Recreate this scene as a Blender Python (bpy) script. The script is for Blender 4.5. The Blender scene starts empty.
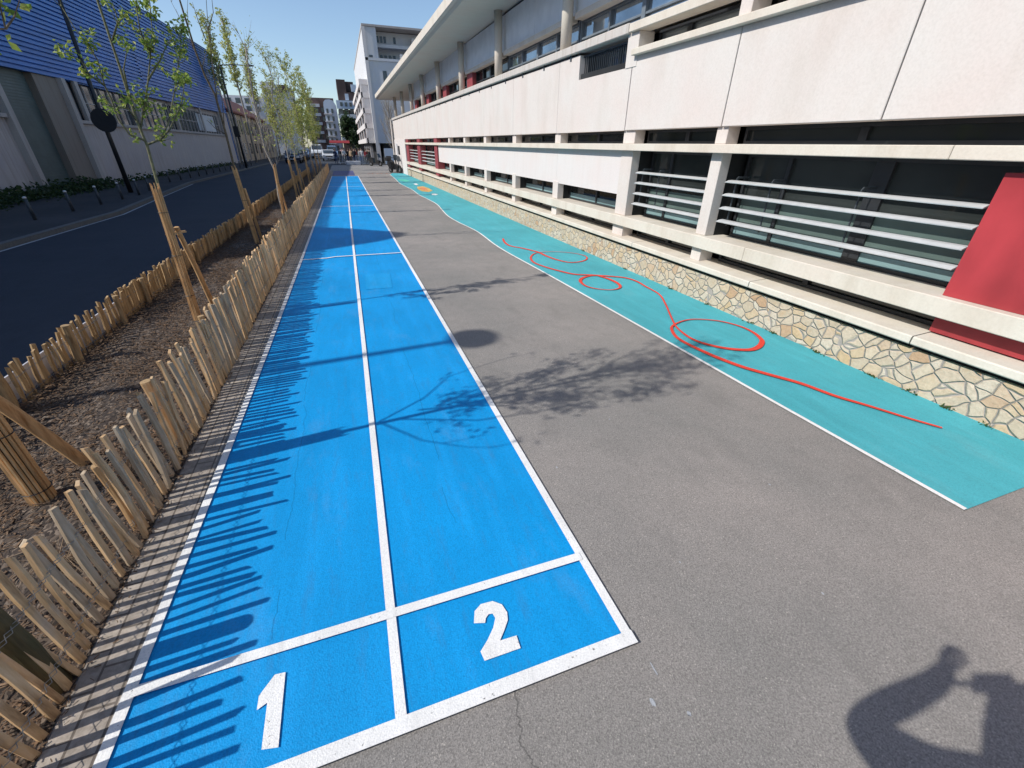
import bpy, math, random
from mathutils import Vector, Matrix
random.seed(7)
R = random.random
U = random.uniform
col = bpy.context.scene.collection
scene = bpy.context.scene
# ------------------------------------------------------------------ helpers
class MB:
    def __init__(self): self.v = []; self.f = []; self.m = []
    def add(self, vs, fs, mi=0):
        n = len(self.v); self.v.extend(vs)
        for f in fs: self.f.append([i + n for i in f]); self.m.append(mi)
        return self
    def box(self, x0, x1, y0, y1, z0, z1, mi=0):
        return self.add([(x0,y0,z0),(x1,y0,z0),(x1,y1,z0),(x0,y1,z0),(x0,y0,z1),(x1,y0,z1),(x1,y1,z1),(x0,y1,z1)],
            [(0,3,2,1),(4,5,6,7),(0,1,5,4),(1,2,6,5),(2,3,7,6),(3,0,4,7)], mi)
    def bbox(self, x0, x1, y0, y1, z0, z1, b=.008, mi=0):      # box with chamfered edges
        vs = []; 
        def ring(z, i):
            a, c, d, e = x0+i, x1-i, y0+i, y1-i
            return [(a+b,d,z),(c-b,d,z),(c,d+b,z),(c,e-b,z),(c-b,e,z),(a+b,e,z),(a,e-b,z),(a,d+b,z)]
        rs = [ring(z0, b), ring(z0+b, 0), ring(z1-b, 0), ring(z1, b)]
        for r in rs: vs += r
        fs = [tuple(range(7,-1,-1)), tuple(range(24,32))]
        for k in range(3):
            for i in range(8):
                j = (i+1) % 8; fs.append((k*8+i, k*8+j, k*8+8+j, k*8+8+i))
        return self.add(vs, fs, mi)
    def prism(self, poly, a0, a1, axis='y', mi=0):              # poly in the other two axes
        n = len(poly)
        def P(p, a):
            if axis == 'y': return (p[0], a, p[1])
            if axis == 'x': return (a, p[0], p[1])
            return (p[0], p[1], a)
        vs = [P(p, a0) for p in poly] + [P(p, a1) for p in poly]
        fs = [tuple(range(n)), tuple(range(2*n-1, n-1, -1))]
        for i in range(n): j = (i+1) % n; fs.append((i, n+i, n+j, j))
        return self.add(vs, fs, mi)
    def tube(self, pts, rad, n=8, mi=0, cap=True, jit=0):
        pts = [Vector(p) for p in pts]
        if not hasattr(rad, '__len__'): rad = [rad]*len(pts)
        vs = []; fs = []
        ref = Vector((0.31, 0.95, 0.07))
        for i, p in enumerate(pts):
            t = (pts[min(i+1, len(pts)-1)] - pts[max(i-1, 0)]).normalized()
            a = t.cross(ref)
            if a.length < .05: a = t.cross(Vector((1,0,0)))
            a.normalize(); b = t.cross(a)
            for k in range(n):
                an = 2*math.pi*k/n; r = rad[i]*(1+U(-jit, jit))
                vs.append(tuple(p + a*math.cos(an)*r + b*math.sin(an)*r))
        for i in range(len(pts)-1):
            for k in range(n):
                l = (k+1) % n; fs.append((i*n+k, i*n+l, (i+1)*n+l, (i+1)*n+k))
        if cap: fs.append(tuple(range(n-1,-1,-1))); fs.append(tuple((len(pts)-1)*n+k for k in range(n)))
        return self.add(vs, fs, mi)
    def cyl(self, x, y, z0, z1, r, n=16, mi=0): return self.tube([(x,y,z0),(x,y,z1)], r, n, mi)
    def quad(self, a, b, c, d, mi=0): return self.add([a,b,c,d], [(0,1,2,3)], mi)
    def leaf(self, p, s, mi=0, droop=.4):
        d = Vector((U(-1,1), U(-1,1), U(-1,.6))); d.normalize()
        w = d.cross(Vector((U(-1,1), U(-1,1), U(-1,1))));
        if w.length < .05: return
        w.normalize(); nn = d.cross(w)
        p = Vector(p); L = s; W = s*.3
        self.add([tuple(p), tuple(p+d*L*.5+w*W+nn*W*.5), tuple(p+d*L), tuple(p+d*L*.5-w*W+nn*W*.5)], [(0,1,2),(0,2,3)], mi)
    def build(self, name, mat, parent=None, smooth=False, fn=None):
        vs = self.v
        if fn: vs = [fn(p) for p in vs]
        if parent is not None:
            o = parent_world(parent); vs = [(p[0]-o[0], p[1]-o[1], p[2]-o[2]) for p in vs]
        me = bpy.data.meshes.new(name); me.from_pydata(vs, [], self.f)
        for m in (mat if isinstance(mat, (list, tuple)) else [mat]): me.materials.append(m)
        if any(self.m): me.polygons.foreach_set('material_index', self.m)
        if smooth: me.polygons.foreach_set('use_smooth', [True]*len(me.polygons))
        me.validate(); me.update()
        ob = bpy.data.objects.new(name, me); col.objects.link(ob)
        if parent is not None: ob.parent = parent
        return ob
def parent_world(p):
    l = Vector(p.location)
    while p.parent is not None: p = p.parent; l += Vector(p.location)
    return l
def tag(o, label=None, cat=None, group=None, kind=None):
    if label: o['label'] = label
    if cat: o['category'] = cat
    if group: o['group'] = group
    if kind: o['kind'] = kind
    return o
def thing(name, loc, label, cat, group=None):
    o = bpy.data.objects.new(name, None); o.empty_display_size = .2; col.objects.link(o); o.location = loc
    return tag(o, label, cat, group)
def kids(o): return [c for c in bpy.data.objects if c.parent == o]
def copy_tree(o, parent=None):
    c = o.copy(); col.objects.link(c); c.parent = parent
    for ch in kids(o): copy_tree(ch, c)
    return c
def structure(mb, name, mat, **k): return tag(mb.build(name, mat, **k), kind='structure')
# ------------------------------------------------------------------ materials
def newmat(name):
    m = bpy.data.materials.new(name); m.use_nodes = True
    nt = m.node_tree; b = nt.nodes['Principled BSDF']; return m, nt, b
def N(nt, t, **k):
    n = nt.nodes.new(t)
    for a, v in k.items(): setattr(n, a, v)
    return n
def L(nt, a, b): nt.links.new(a, b)
def coord(nt, scale=(1,1,1), obj=False):
    if obj: s = N(nt, 'ShaderNodeTexCoord').outputs['Object']
    else: s = N(nt, 'ShaderNodeNewGeometry').outputs['Position']
    mp = N(nt, 'ShaderNodeMapping'); mp.inputs['Scale'].default_value = scale
    L(nt, s, mp.inputs['Vector']); return mp.outputs['Vector']
def noise(nt, vec, scale, detail=4, rough=.55):
    n = N(nt, 'ShaderNodeTexNoise'); n.inputs['Scale'].default_value = scale
    n.inputs['Detail'].default_value = detail; n.inputs['Roughness'].default_value = rough
    L(nt, vec, n.inputs['Vector']); return n.outputs['Fac']
def ramp(nt, fac, stops):
    r = N(nt, 'ShaderNodeValToRGB'); L(nt, fac, r.inputs['Fac'])
    e = r.color_ramp.elements
    while len(e) < len(stops): e.new(.5)
    for i, (p, c) in enumerate(stops):
        e[i].position = p; e[i].color = (*c, 1) if len(c) == 3 else c
    return r.outputs['Color']
def mix(nt, fac, a, b, mode='MIX'):
    m = N(nt, 'ShaderNodeMix', data_type='RGBA', blend_type=mode)
    if isinstance(fac, (int, float)): m.inputs[0].default_value = fac
    else: L(nt, fac, m.inputs[0])
    for s, v in ((6, a), (7, b)):
        if isinstance(v, tuple): m.inputs[s].default_value = (*v, 1)
        else: L(nt, v, m.inputs[s])
    return m.outputs[2]
def math_(nt, op, a, b=None):
    m = N(nt, 'ShaderNodeMath', operation=op)
    for i, v in enumerate((a, b)):
        if v is None: continue
        if isinstance(v, (int, float)): m.inputs[i].default_value = v
        else: L(nt, v, m.inputs[i])
    return m.outputs[0]
def bump(nt, b, h, strength=.3, dist=.01):
    n = N(nt, 'ShaderNodeBump'); n.inputs['Strength'].default_value = strength; n.inputs['Distance'].default_value = dist
    L(nt, h, n.inputs['Height']); L(nt, n.outputs['Normal'], b.inputs['Normal'])
def simple(name, c, rough=.6, var=.12, scale=6, bumpn=0, metal=0, spec=.5, stretch=(1,1,1), obj=False, fine=60):
    m, nt, b = newmat(name)
    v = coord(nt, stretch, obj)
    n1 = noise(nt, v, scale, 6)
    dark = tuple(max(0, x*(1-var*2)) for x in c); lite = tuple(min(1, x*(1+var)) for x in c)
    cl = ramp(nt, n1, [(.3, dark), (.7, lite)])
    L(nt, cl, b.inputs['Base Color'])
    b.inputs['Roughness'].default_value = rough; b.inputs['Metallic'].default_value = metal
    b.inputs['Specular IOR Level'].default_value = spec
    if bumpn: bump(nt, b, noise(nt, v, fine, 4), bumpn, .005)
    return m
def cracklines(nt, xs, width=.0035, wob=.10, along=1.6):
    """thin wandering cracks running along Y at the given X"""
    pos = N(nt, 'ShaderNodeNewGeometry').outputs['Position']
    sx = N(nt, 'ShaderNodeSeparateXYZ'); L(nt, pos, sx.inputs[0])
    out = None
    for k, x0 in enumerate(xs):
        mp = N(nt, 'ShaderNodeMapping'); mp.inputs['Scale'].default_value = (0.3, along, 1); mp.inputs['Location'].default_value = (k*7.3, k*3.1, 0)
        L(nt, pos, mp.inputs['Vector'])
        w = noise(nt, mp.outputs[0], 1.4, 7, .6)
        d = math_(nt, 'ABSOLUTE', math_(nt, 'SUBTRACT', math_(nt, 'ADD', sx.outputs['X'], math_(nt, 'MULTIPLY', math_(nt, 'SUBTRACT', w, .5), wob*4)), x0))
        c = math_(nt, 'LESS_THAN', d, width)
        g = noise(nt, mp.outputs[0], .9, 2)
        c = math_(nt, 'MULTIPLY', c, math_(nt, 'GREATER_THAN', g, .45))
        out = c if out is None else math_(nt, 'MAXIMUM', out, c)
    return out
def asphalt(name, c, blot=.16, crack=None, speck=.5, gscale=190, tint=(1.06,.98,.96)):
    m, nt, b = newmat(name); v = coord(nt)
    big = noise(nt, v, .55, 5); med = noise(nt, v, 4.5, 5)
    base = mix(nt, ramp(nt, big, [(.35,(0,0,0)),(.68,(1,1,1))]), tuple(x*(1-blot) for x in c), tuple(x*(1+blot)*t for x, t in zip(c, tint)))
    base = mix(nt, math_(nt, 'MULTIPLY', ramp(nt, med, [(.45,(0,0,0)),(.75,(1,1,1))]), .35), base, tuple(x*.72 for x in c))
    vo = N(nt, 'ShaderNodeTexVoronoi'); vo.inputs['Scale'].default_value = gscale; L(nt, v, vo.inputs['Vector'])
    g = ramp(nt, vo.outputs['Color'], [(.0,(.45,.45,.45)),(.5,(1,1,1)),(.86,(1.2,1.2,1.2)),(1.0,(2.3,2.25,2.1))])
    n0 = noise(nt, v, 140, 4, .75)
    g2 = ramp(nt, n0, [(.33,(.45,.45,.45)),(.5,(1,1,1)),(.68,(1.55,1.55,1.5))])
    base = mix(nt, speck, base, mix(nt, 1.0, base, g, 'MULTIPLY'))
    base = mix(nt, speck, base, mix(nt, 1.0, base, g2, 'MULTIPLY'))
    st = noise(nt, coord(nt, (1.6, .7, 1)), 1.9, 7, .65)
    base = mix(nt, math_(nt, 'MULTIPLY', ramp(nt, st, [(.54,(0,0,0)),(.68,(1,1,1))]), .28), base, tuple(x*.55 for x in c))
    base = mix(nt, math_(nt, 'MULTIPLY', ramp(nt, noise(nt, coord(nt, (9,1.2,1)), 3.1, 6, .7), [(.62,(0,0,0)),(.72,(1,1,1))]), .16), base, tuple(x*1.5 for x in c))
    if crack:
        base = mix(nt, math_(nt, 'MULTIPLY', cracklines(nt, crack), .45), base, (.03,.03,.03))
    L(nt, base, b.inputs['Base Color']); b.inputs['Roughness'].default_value = .85; b.inputs['Specular IOR Level'].default_value = .3
    bump(nt, b, vo.outputs['Distance'], .35, .004)
    return m
def paint(name, c, crack=None, worn=.0, grain=.45, rough=.62, under=(.16,.155,.15)):
    m, nt, b = newmat(name); v = coord(nt)
    big = noise(nt, v, .8, 5)
    base = ramp(nt, big, [(.3, tuple(x*.86 for x in c)), (.7, tuple(min(1,x*1.10) for x in c))])
    vm = coord(nt, (3.0, .35, 1)); st = noise(nt, vm, 2.2, 4)
    base = mix(nt, math_(nt, 'MULTIPLY', ramp(nt, st, [(.48,(0,0,0)),(.70,(1,1,1))]), .38), base, tuple(min(1,x*1.25+.01) for x in c))
    n0 = noise(nt, v, 120, 4, .7)
    g2 = ramp(nt, n0, [(.34,(.5,.52,.56)),(.52,(1,1,1)),(.7,(1.22,1.2,1.16))])
    base = mix(nt, grain, base, mix(nt, 1.0, base, g2, 'MULTIPLY'))
    sc = noise(nt, coord(nt, (5, .8, 1)), 3.5, 6, .7); base = mix(nt, math_(nt, 'MULTIPLY', ramp(nt, sc, [(.53,(0,0,0)),(.70,(1,1,1))]), .42), base, tuple(x*.6+.03 for x in c))
    if worn:
        w = noise(nt, v, 38, 6, .75)
        base = mix(nt, ramp(nt, w, [(.66-worn*.1,(0,0,0)),(.70-worn*.1,(1,1,1))]), base, under)
    dst = noise(nt, coord(nt, (1.3, .5, 1)), 2.4, 8, .7)
    base = mix(nt, math_(nt, 'MULTIPLY', ramp(nt, dst, [(.55,(0,0,0)),(.72,(1,1,1))]), .08), base, (.42,.42,.40))
    if crack:
        base = mix(nt, math_(nt, 'MULTIPLY', cracklines(nt, crack, .0026, .05, .7), .35), base, tuple(x*.25 for x in c))
    L(nt, base, b.inputs['Base Color']); b.inputs['Roughness'].default_value = rough; b.inputs['Specular IOR Level'].default_value = .22
    vo = N(nt, 'ShaderNodeTexVoronoi'); vo.inputs['Scale'].default_value = 170; L(nt, v, vo.inputs['Vector'])
    bump(nt, b, vo.outputs['Distance'], .35, .003)
    return m
M = {}
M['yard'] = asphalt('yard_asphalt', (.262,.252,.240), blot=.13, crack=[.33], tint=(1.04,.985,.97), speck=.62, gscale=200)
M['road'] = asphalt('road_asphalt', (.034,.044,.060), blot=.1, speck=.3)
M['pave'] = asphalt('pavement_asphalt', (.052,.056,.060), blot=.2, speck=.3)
M['blue'] = paint('blue_paint', (.002,.290,.68), crack=[-.62,.30])
M['blue2'] = paint('blue_paint_patch', (.006,.315,.70))
M['violetshade'] = paint('violet_shadow_paint', (.085,.085,.20), worn=.5)  # violet tint of the warehouse shadow, put into the colour
M['teal'] = paint('teal_paint', (.07,.39,.45), grain=.4)
M['red'] = paint('red_paint', (.70,.055,.035), grain=.25, worn=.15, under=(.045,.43,.45))
M['white'] = paint('white_line_paint', (.80,.80,.79), worn=.25, grain=.3)
M['oldwhite'] = paint('old_line_paint', (.42,.44,.47), worn=.8, grain=.5, under=(.05,.05,.06))
M['sun'] = paint('yellow_orange_paint', (.62,.40,.13), grain=.4, worn=.4, under=(.09,.5,.45))
M['sun2'] = paint('salmon_paint', (.70,.25,.12), grain=.4, worn=.4)
M['green'] = paint('green_teal_paint', (.10,.55,.42), grain=.3)
def concrete(name, c, stain=.3, pink=(1.0,.94,.93), rough=.8, streak=6):
    m, nt, b = newmat(name); v = coord(nt); vs = coord(nt, (1, streak, .45))
    s1 = noise(nt, vs, 1.3, 6, .6); s2 = noise(nt, v, 1.1, 5); s3 = noise(nt, v, 45, 5, .7)
    base = mix(nt, ramp(nt, s2, [(.35,(0,0,0)),(.7,(1,1,1))]), c, tuple(x*t for x, t in zip(c, pink)))
    base = mix(nt, math_(nt, 'MULTIPLY', ramp(nt, s1, [(.47,(0,0,0)),(.66,(1,1,1))]), stain), base, tuple(x*.74*t for x, t in zip(c, (1.05,.97,.90))))
    base = mix(nt, .35, base, mix(nt, 1.0, base, ramp(nt, s3, [(.3,(.72,.71,.69)),(.6,(1,1,1))]), 'MULTIPLY'))
    L(nt, base, b.inputs['Base Color']); b.inputs['Roughness'].default_value = rough; b.inputs['Specular IOR Level'].default_value = .3
    bump(nt, b, s3, .2, .004); return m
M['conc'] = concrete('white_concrete_panel', (.66,.625,.59), stain=.30, streak=1.5)
M['conc2'] = concrete('cream_concrete_beam', (.66,.62,.54), stain=.5, streak=2)
M['conc3'] = concrete('grey_concrete', (.45,.42,.40), stain=.5)
M['render'] = concrete('white_render', (.68,.655,.64), stain=.12)
M['soffit'] = concrete('soffit_plaster', (.60,.57,.52), stain=.2)
M['parapet'] = concrete('weathered_parapet', (.55,.53,.50), stain=.75, streak=9)
M['redpanel'] = simple('red_panel_paint', (.38,.042,.05), .40, .2, 1.1, 0, stretch=(1,1.6,.8))
M['redpost'] = simple('red_post_paint', (.30,.06,.07), .5, .1)
M['alu'] = simple('aluminium', (.72,.73,.74), .4, .06, 8, metal=.25)
M['frame'] = simple('dark_window_frame', (.025,.028,.032), .4, .1)
M['greyframe'] = simple('grey_window_frame', (.16,.19,.22), .4, .1)
M['shutter'] = simple('grey_roller_shutter', (.80,.80,.80), .55, .05, 3)
M['rail'] = simple('dark_railing', (.05,.06,.07), .5, .1)
M['dark'] = simple('dark_metal', (.016,.017,.02), .45, .1)
M['black'] = simple('black_plastic', (.012,.012,.014), .5, .1)
M['interior'] = simple('dark_interior', (.018,.02,.022), .8, .3, 1.2)
def glass(name, c, rough=.04, spec=.6):
    m, nt, b = newmat(name); v = coord(nt, (1,.6,1.2))
    n = noise(nt, v, 1.1, 4)
    L(nt, ramp(nt, n, [(.35, tuple(x*.6 for x in c)), (.7, tuple(x*1.25 for x in c))]), b.inputs['Base Color'])
    b.inputs['Roughness'].default_value = rough; b.inputs['Specular IOR Level'].default_value = spec
    bump(nt, b, noise(nt, v, 1.7, 2), .05, .02); return m
M['glass'] = glass('dark_glass', (.030,.036,.036))
M['film'] = glass('frosted_film', (.10,.145,.135), .30, .5)
M['filmlow'] = glass('pale_blind', (.20,.32,.34), .4, .5)
M['skyglass'] = glass('upper_glass', (.06,.09,.13), .03, 1.0)
m_ = glass('coated_glass', (.42,.50,.58), .03, .8); m_.node_tree.nodes['Principled BSDF'].inputs['Metallic'].default_value = .65; M['skyglass'] = m_
M['farglass'] = glass('far_glass', (.05,.065,.08), .1, .6)
def crazy():
    m, nt, b = newmat('crazy_paving_stone'); v = coord(nt, (1,1,1))
    wn = N(nt, 'ShaderNodeTexNoise'); wn.inputs['Scale'].default_value = 3.0; L(nt, v, wn.inputs['Vector'])
    av = N(nt, 'ShaderNodeVectorMath', operation='MULTIPLY_ADD'); L(nt, wn.outputs['Color'], av.inputs[0])
    av.inputs[1].default_value = (.17,.17,.17); L(nt, v, av.inputs[2])
    mp = N(nt, 'ShaderNodeMapping'); mp.inputs['Scale'].default_value = (0, 1, 1.15); L(nt, av.outputs[0], mp.inputs['Vector'])
    e = N(nt, 'ShaderNodeTexVoronoi', feature='DISTANCE_TO_EDGE', voronoi_dimensions='3D'); e.inputs['Scale'].default_value = 8.2
    c = N(nt, 'ShaderNodeTexVoronoi', feature='F1', voronoi_dimensions='3D'); c.inputs['Scale'].default_value = 8.2
    for t in (e, c): L(nt, mp.outputs[0], t.inputs['Vector'])
    sp = N(nt, 'ShaderNodeSeparateColor'); L(nt, c.outputs['Color'], sp.inputs[0])
    stone = ramp(nt, sp.outputs[0], [(0,(.50,.41,.30)),(.3,(.56,.47,.36)),(.55,(.60,.53,.43)),(.75,(.55,.40,.24)),(.9,(.60,.50,.38)),(1,(.47,.30,.18))])
    fine = noise(nt, v, 30, 5, .7); bl = noise(nt, v, 9, 4)
    stone = mix(nt, .5, stone, mix(nt, 1.0, stone, ramp(nt, fine, [(.3,(.65,.62,.58)),(.65,(1.1,1.1,1.1))]), 'MULTIPLY'))
    stone = mix(nt, math_(nt, 'MULTIPLY', ramp(nt, bl, [(.55,(0,0,0)),(.75,(1,1,1))]), .5), stone, (.55,.36,.18))
    mor = math_(nt, 'LESS_THAN', math_(nt, 'SUBTRACT', e.outputs['Distance'], math_(nt, 'MULTIPLY', bl, .05)), .008)
    base = mix(nt, mor, stone, (.36,.32,.285))
    L(nt, base, b.inputs['Base Color']); b.inputs['Roughness'].default_value = .8
    h = math_(nt, 'MINIMUM', e.outputs['Distance'], .08)
    bump(nt, b, math_(nt, 'ADD', math_(nt, 'MULTIPLY', h, 10), math_(nt, 'MULTIPLY', fine, .5)), 1.0, .016); return m
M['crazy'] = crazy()
def setts():
    m, nt, b = newmat('stone_setts'); 
    pos = N(nt, 'ShaderNodeNewGeometry').outputs['Position']
    sx = N(nt, 'ShaderNodeSeparateXYZ'); L(nt, pos, sx.inputs[0]); cb = N(nt, 'ShaderNodeCombineXYZ')
    L(nt, sx.outputs['Y'], cb.inputs[0]); L(nt, sx.outputs['X'], cb.inputs[1])
    br = N(nt, 'ShaderNodeTexBrick'); br.inputs['Scale'].default_value = 1; br.inputs['Brick Width'].default_value = .17
    br.inputs['Row Height'].default_value = .105; br.inputs['Mortar Size'].default_value = .005; br.offset = .45
    br.inputs['Color1'].default_value = (.40,.35,.30,1); br.inputs['Color2'].default_value = (.31,.27,.235,1); br.inputs['Mortar'].default_value = (.15,.125,.105,1)
    L(nt, cb.outputs[0], br.inputs['Vector'])
    n = noise(nt, pos, 22, 6, .7)
    c = mix(nt, .8, br.outputs['Color'], mix(nt, 1.0, br.outputs['Color'], ramp(nt, n, [(.3,(.5,.48,.45)),(.65,(1.2,1.2,1.2))]), 'MULTIPLY'))
    L(nt, c, b.inputs['Base Color']); b.inputs['Roughness'].default_value = .85
    bump(nt, b, math_(nt, 'SUBTRACT', n, math_(nt, 'MULTIPLY', br.outputs['Fac'], 1.0)), .5, .006); return m
M['setts'] = setts()
def wood(name, cols, obj_rand=True, stretch=(30,30,2.5), rough=.8):
    m, nt, b = newmat(name)
    tc = N(nt, 'ShaderNodeTexCoord'); mp = N(nt, 'ShaderNodeMapping'); mp.inputs['Scale'].default_value = stretch
    g = N(nt, 'ShaderNodeNewGeometry'); L(nt, g.outputs['Position'], mp.inputs['Vector'])
    n = noise(nt, mp.outputs[0], 1.2, 6, .65); n2 = noise(nt, g.outputs['Position'], 9, 4)
    c = ramp(nt, n, [(.28, cols[0]), (.5, cols[1]), (.72, cols[2])])
    w = N(nt, 'ShaderNodeTexWhiteNoise', noise_dimensions='1D')
    if obj_rand: L(nt, g.outputs['Random Per Island'], w.inputs['W'])
    f = ramp(nt, w.outputs['Value'], [(0,(.82,.78,.72)),(.5,(1.15,1.08,.96)),(1,(1.42,1.27,1.05))])
    c = mix(nt, 1.0, c, f, 'MULTIPLY')
    c = mix(nt, math_(nt, 'MULTIPLY', ramp(nt, n2, [(.52,(0,0,0)),(.72,(1,1,1))]), .45), c, cols[3])
    L(nt, c, b.inputs['Base Color']); b.inputs['Roughness'].default_value = rough; b.inputs['Specular IOR Level'].default_value = .2
    bump(nt, b, n, .5, .004); return m
M['picket'] = wood('split_chestnut', [(.26,.16,.085),(.60,.42,.25),(.76,.58,.39),(.50,.42,.34)])
M['picket2'] = wood('greyed_chestnut', [(.20,.13,.07),(.46,.33,.19),(.60,.45,.28),(.32,.23,.14)])
M['pickgrey'] = wood('weathered_chestnut', [(.24,.18,.13),(.46,.38,.29),(.62,.53,.43),(.36,.25,.15)])
M['stake'] = wood('pine_stake', [(.30,.17,.08),(.56,.37,.20),(.68,.48,.28),(.36,.25,.14)])
M['darkpost'] = wood('mossy_post', [(.03,.028,.018),(.09,.075,.04),(.15,.12,.06),(.07,.08,.03)])
M['cut'] = simple('cut_end', (.40,.27,.14), .8, .15, 20)
M['chip'] = wood('bark_chip', [(.045,.032,.024),(.12,.082,.058),(.27,.195,.14),(.09,.078,.07)])
def soil():
    m, nt, b = newmat('mulch_soil'); v = coord(nt); wn = N(nt, 'ShaderNodeTexNoise'); wn.inputs['Scale'].default_value = 14; L(nt, v, wn.inputs['Vector'])
    av = N(nt, 'ShaderNodeVectorMath', operation='MULTIPLY_ADD'); L(nt, wn.outputs['Color'], av.inputs[0]); av.inputs[1].default_value = (.08,.08,.08); L(nt, v, av.inputs[2])
    mp = N(nt, 'ShaderNodeMapping'); mp.inputs['Scale'].default_value = (1, .45, 1); mp.inputs['Rotation'].default_value = (0,0,.6); L(nt, av.outputs[0], mp.inputs['Vector'])
    c = N(nt, 'ShaderNodeTexVoronoi'); c.inputs['Scale'].default_value = 75; L(nt, mp.outputs[0], c.inputs['Vector'])
    sp = N(nt, 'ShaderNodeSeparateColor'); L(nt, c.outputs['Color'], sp.inputs[0])
    col_ = ramp(nt, sp.outputs[0], [(0,(.016,.012,.010)),(.4,(.045,.032,.025)),(.75,(.095,.07,.052)),(1,(.22,.17,.13))])
    L(nt, col_, b.inputs['Base Color']); b.inputs['Roughness'].default_value = .95
    bump(nt, b, sp.outputs[0], .9, .012); return m
M['soil'] = soil()
def leafmat(name, c1, c2, c3):
    m, nt, b = newmat(name)
    g = N(nt, 'ShaderNodeNewGeometry'); w = N(nt, 'ShaderNodeTexWhiteNoise', noise_dimensions='1D'); L(nt, g.outputs['Random Per Island'], w.inputs['W'])
    c = ramp(nt, w.outputs['Value'], [(0,c1),(.55,c2),(1,c3)])
    L(nt, c, b.inputs['Base Color']); b.inputs['Roughness'].default_value = .5
    tr = N(nt, 'ShaderNodeBsdfTranslucent'); L(nt, c, tr.inputs['Color'])
    mx = N(nt, 'ShaderNodeMixShader'); mx.inputs[0].default_value = .45
    out = nt.nodes['Material Output']; L(nt, b.outputs[0], mx.inputs[1]); L(nt, tr.outputs[0], mx.inputs[2]); L(nt, mx.outputs[0], out.inputs[0])
    return m
M['leaf'] = leafmat('young_leaf', (.17,.28,.05),(.29,.40,.08),(.46,.48,.10))
M['leafy'] = leafmat('spring_leaf', (.28,.33,.09),(.44,.47,.13),(.60,.56,.16))
M['leafd'] = leafmat('dark_leaf', (.02,.045,.015),(.035,.07,.022),(.06,.10,.03))
M['weed'] = leafmat('weed_leaf', (.04,.08,.02),(.07,.12,.03),(.10,.15,.04))
M['bark'] = simple('young_bark', (.16,.12,.07), .85, .3, 30, .5)
M['barkg'] = simple('green_bark', (.17,.17,.09), .8, .25, 30, .4)
M['barkl'] = simple('pale_bark', (.34,.30,.26), .8, .2, 20, .3)
M['twig'] = simple('dry_twig', (.28,.20,.13), .85, .2, 20)
M['wire'] = simple('galvanised_wire', (.30,.29,.27), .45, .1, metal=.7)
M['cladding'] = simple('blue_cladding_metal', (.006,.14,.50), .42, .14, 1.2, 0, stretch=(1,.4,3))
M['wall_old'] = concrete('stained_beige_render', (.52,.47,.45), stain=.8, pink=(.9,.9,.95))
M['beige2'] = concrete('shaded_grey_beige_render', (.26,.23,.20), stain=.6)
M['beige'] = concrete('beige_render', (.50,.43,.32), stain=.4)
M['slabdoor'] = simple('green_grey_shutter', (.085,.12,.12), .5, .12, 2)
M['rooftile'] = simple('red_roof_tiles', (.20,.065,.045), .8, .2, 3, .5, fine=14)
M['brownwall'] = simple('dark_brown_cladding', (.075,.045,.04), .7, .15, .8)
M['brick'] = simple('brown_brick', (.16,.10,.085), .8, .2, 1.0)
M['palewall'] = concrete('pale_blue_white_render', (.55,.62,.72), stain=.1, pink=(1,1,1))
M['greywall'] = concrete('grey_white_render', (.62,.62,.62), stain=.2, pink=(.95,.97,1.05))
M['kerb'] = simple('granite_kerb', (.13,.13,.125), .8, .15, 30, .3)
M['awning'] = simple('red_awning', (.22,.012,.015), .7, .1)
M['lav'] = simple('pale_board', (.55,.55,.60), .7, .1)
def carpaint(n, c): return simple(n, c, .25, .03, 3, spec=.7)
M['carw'] = carpaint('white_car_paint', (.62,.65,.68)); M['card'] = carpaint('dark_blue_car_paint', (.02,.03,.06))
M['carb'] = carpaint('blue_grey_car_paint', (.14,.22,.36)); M['cark'] = carpaint('black_car_paint', (.015,.016,.02))
M['tyre'] = simple('rubber', (.015,.015,.015), .85, .1); M['rim'] = simple('rim_metal', (.4,.4,.42), .3, .1, metal=.8)
M['lamp'] = simple('headlight_glass', (.6,.62,.65), .1, .05, spec=.8); M['tail'] = simple('tail_light', (.4,.02,.02), .3, .1)
M['skin'] = simple('skin', (.50,.32,.24), .55, .06); M['hair'] = simple('dark_hair', (.02,.014,.01), .6, .2, 40)
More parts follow.
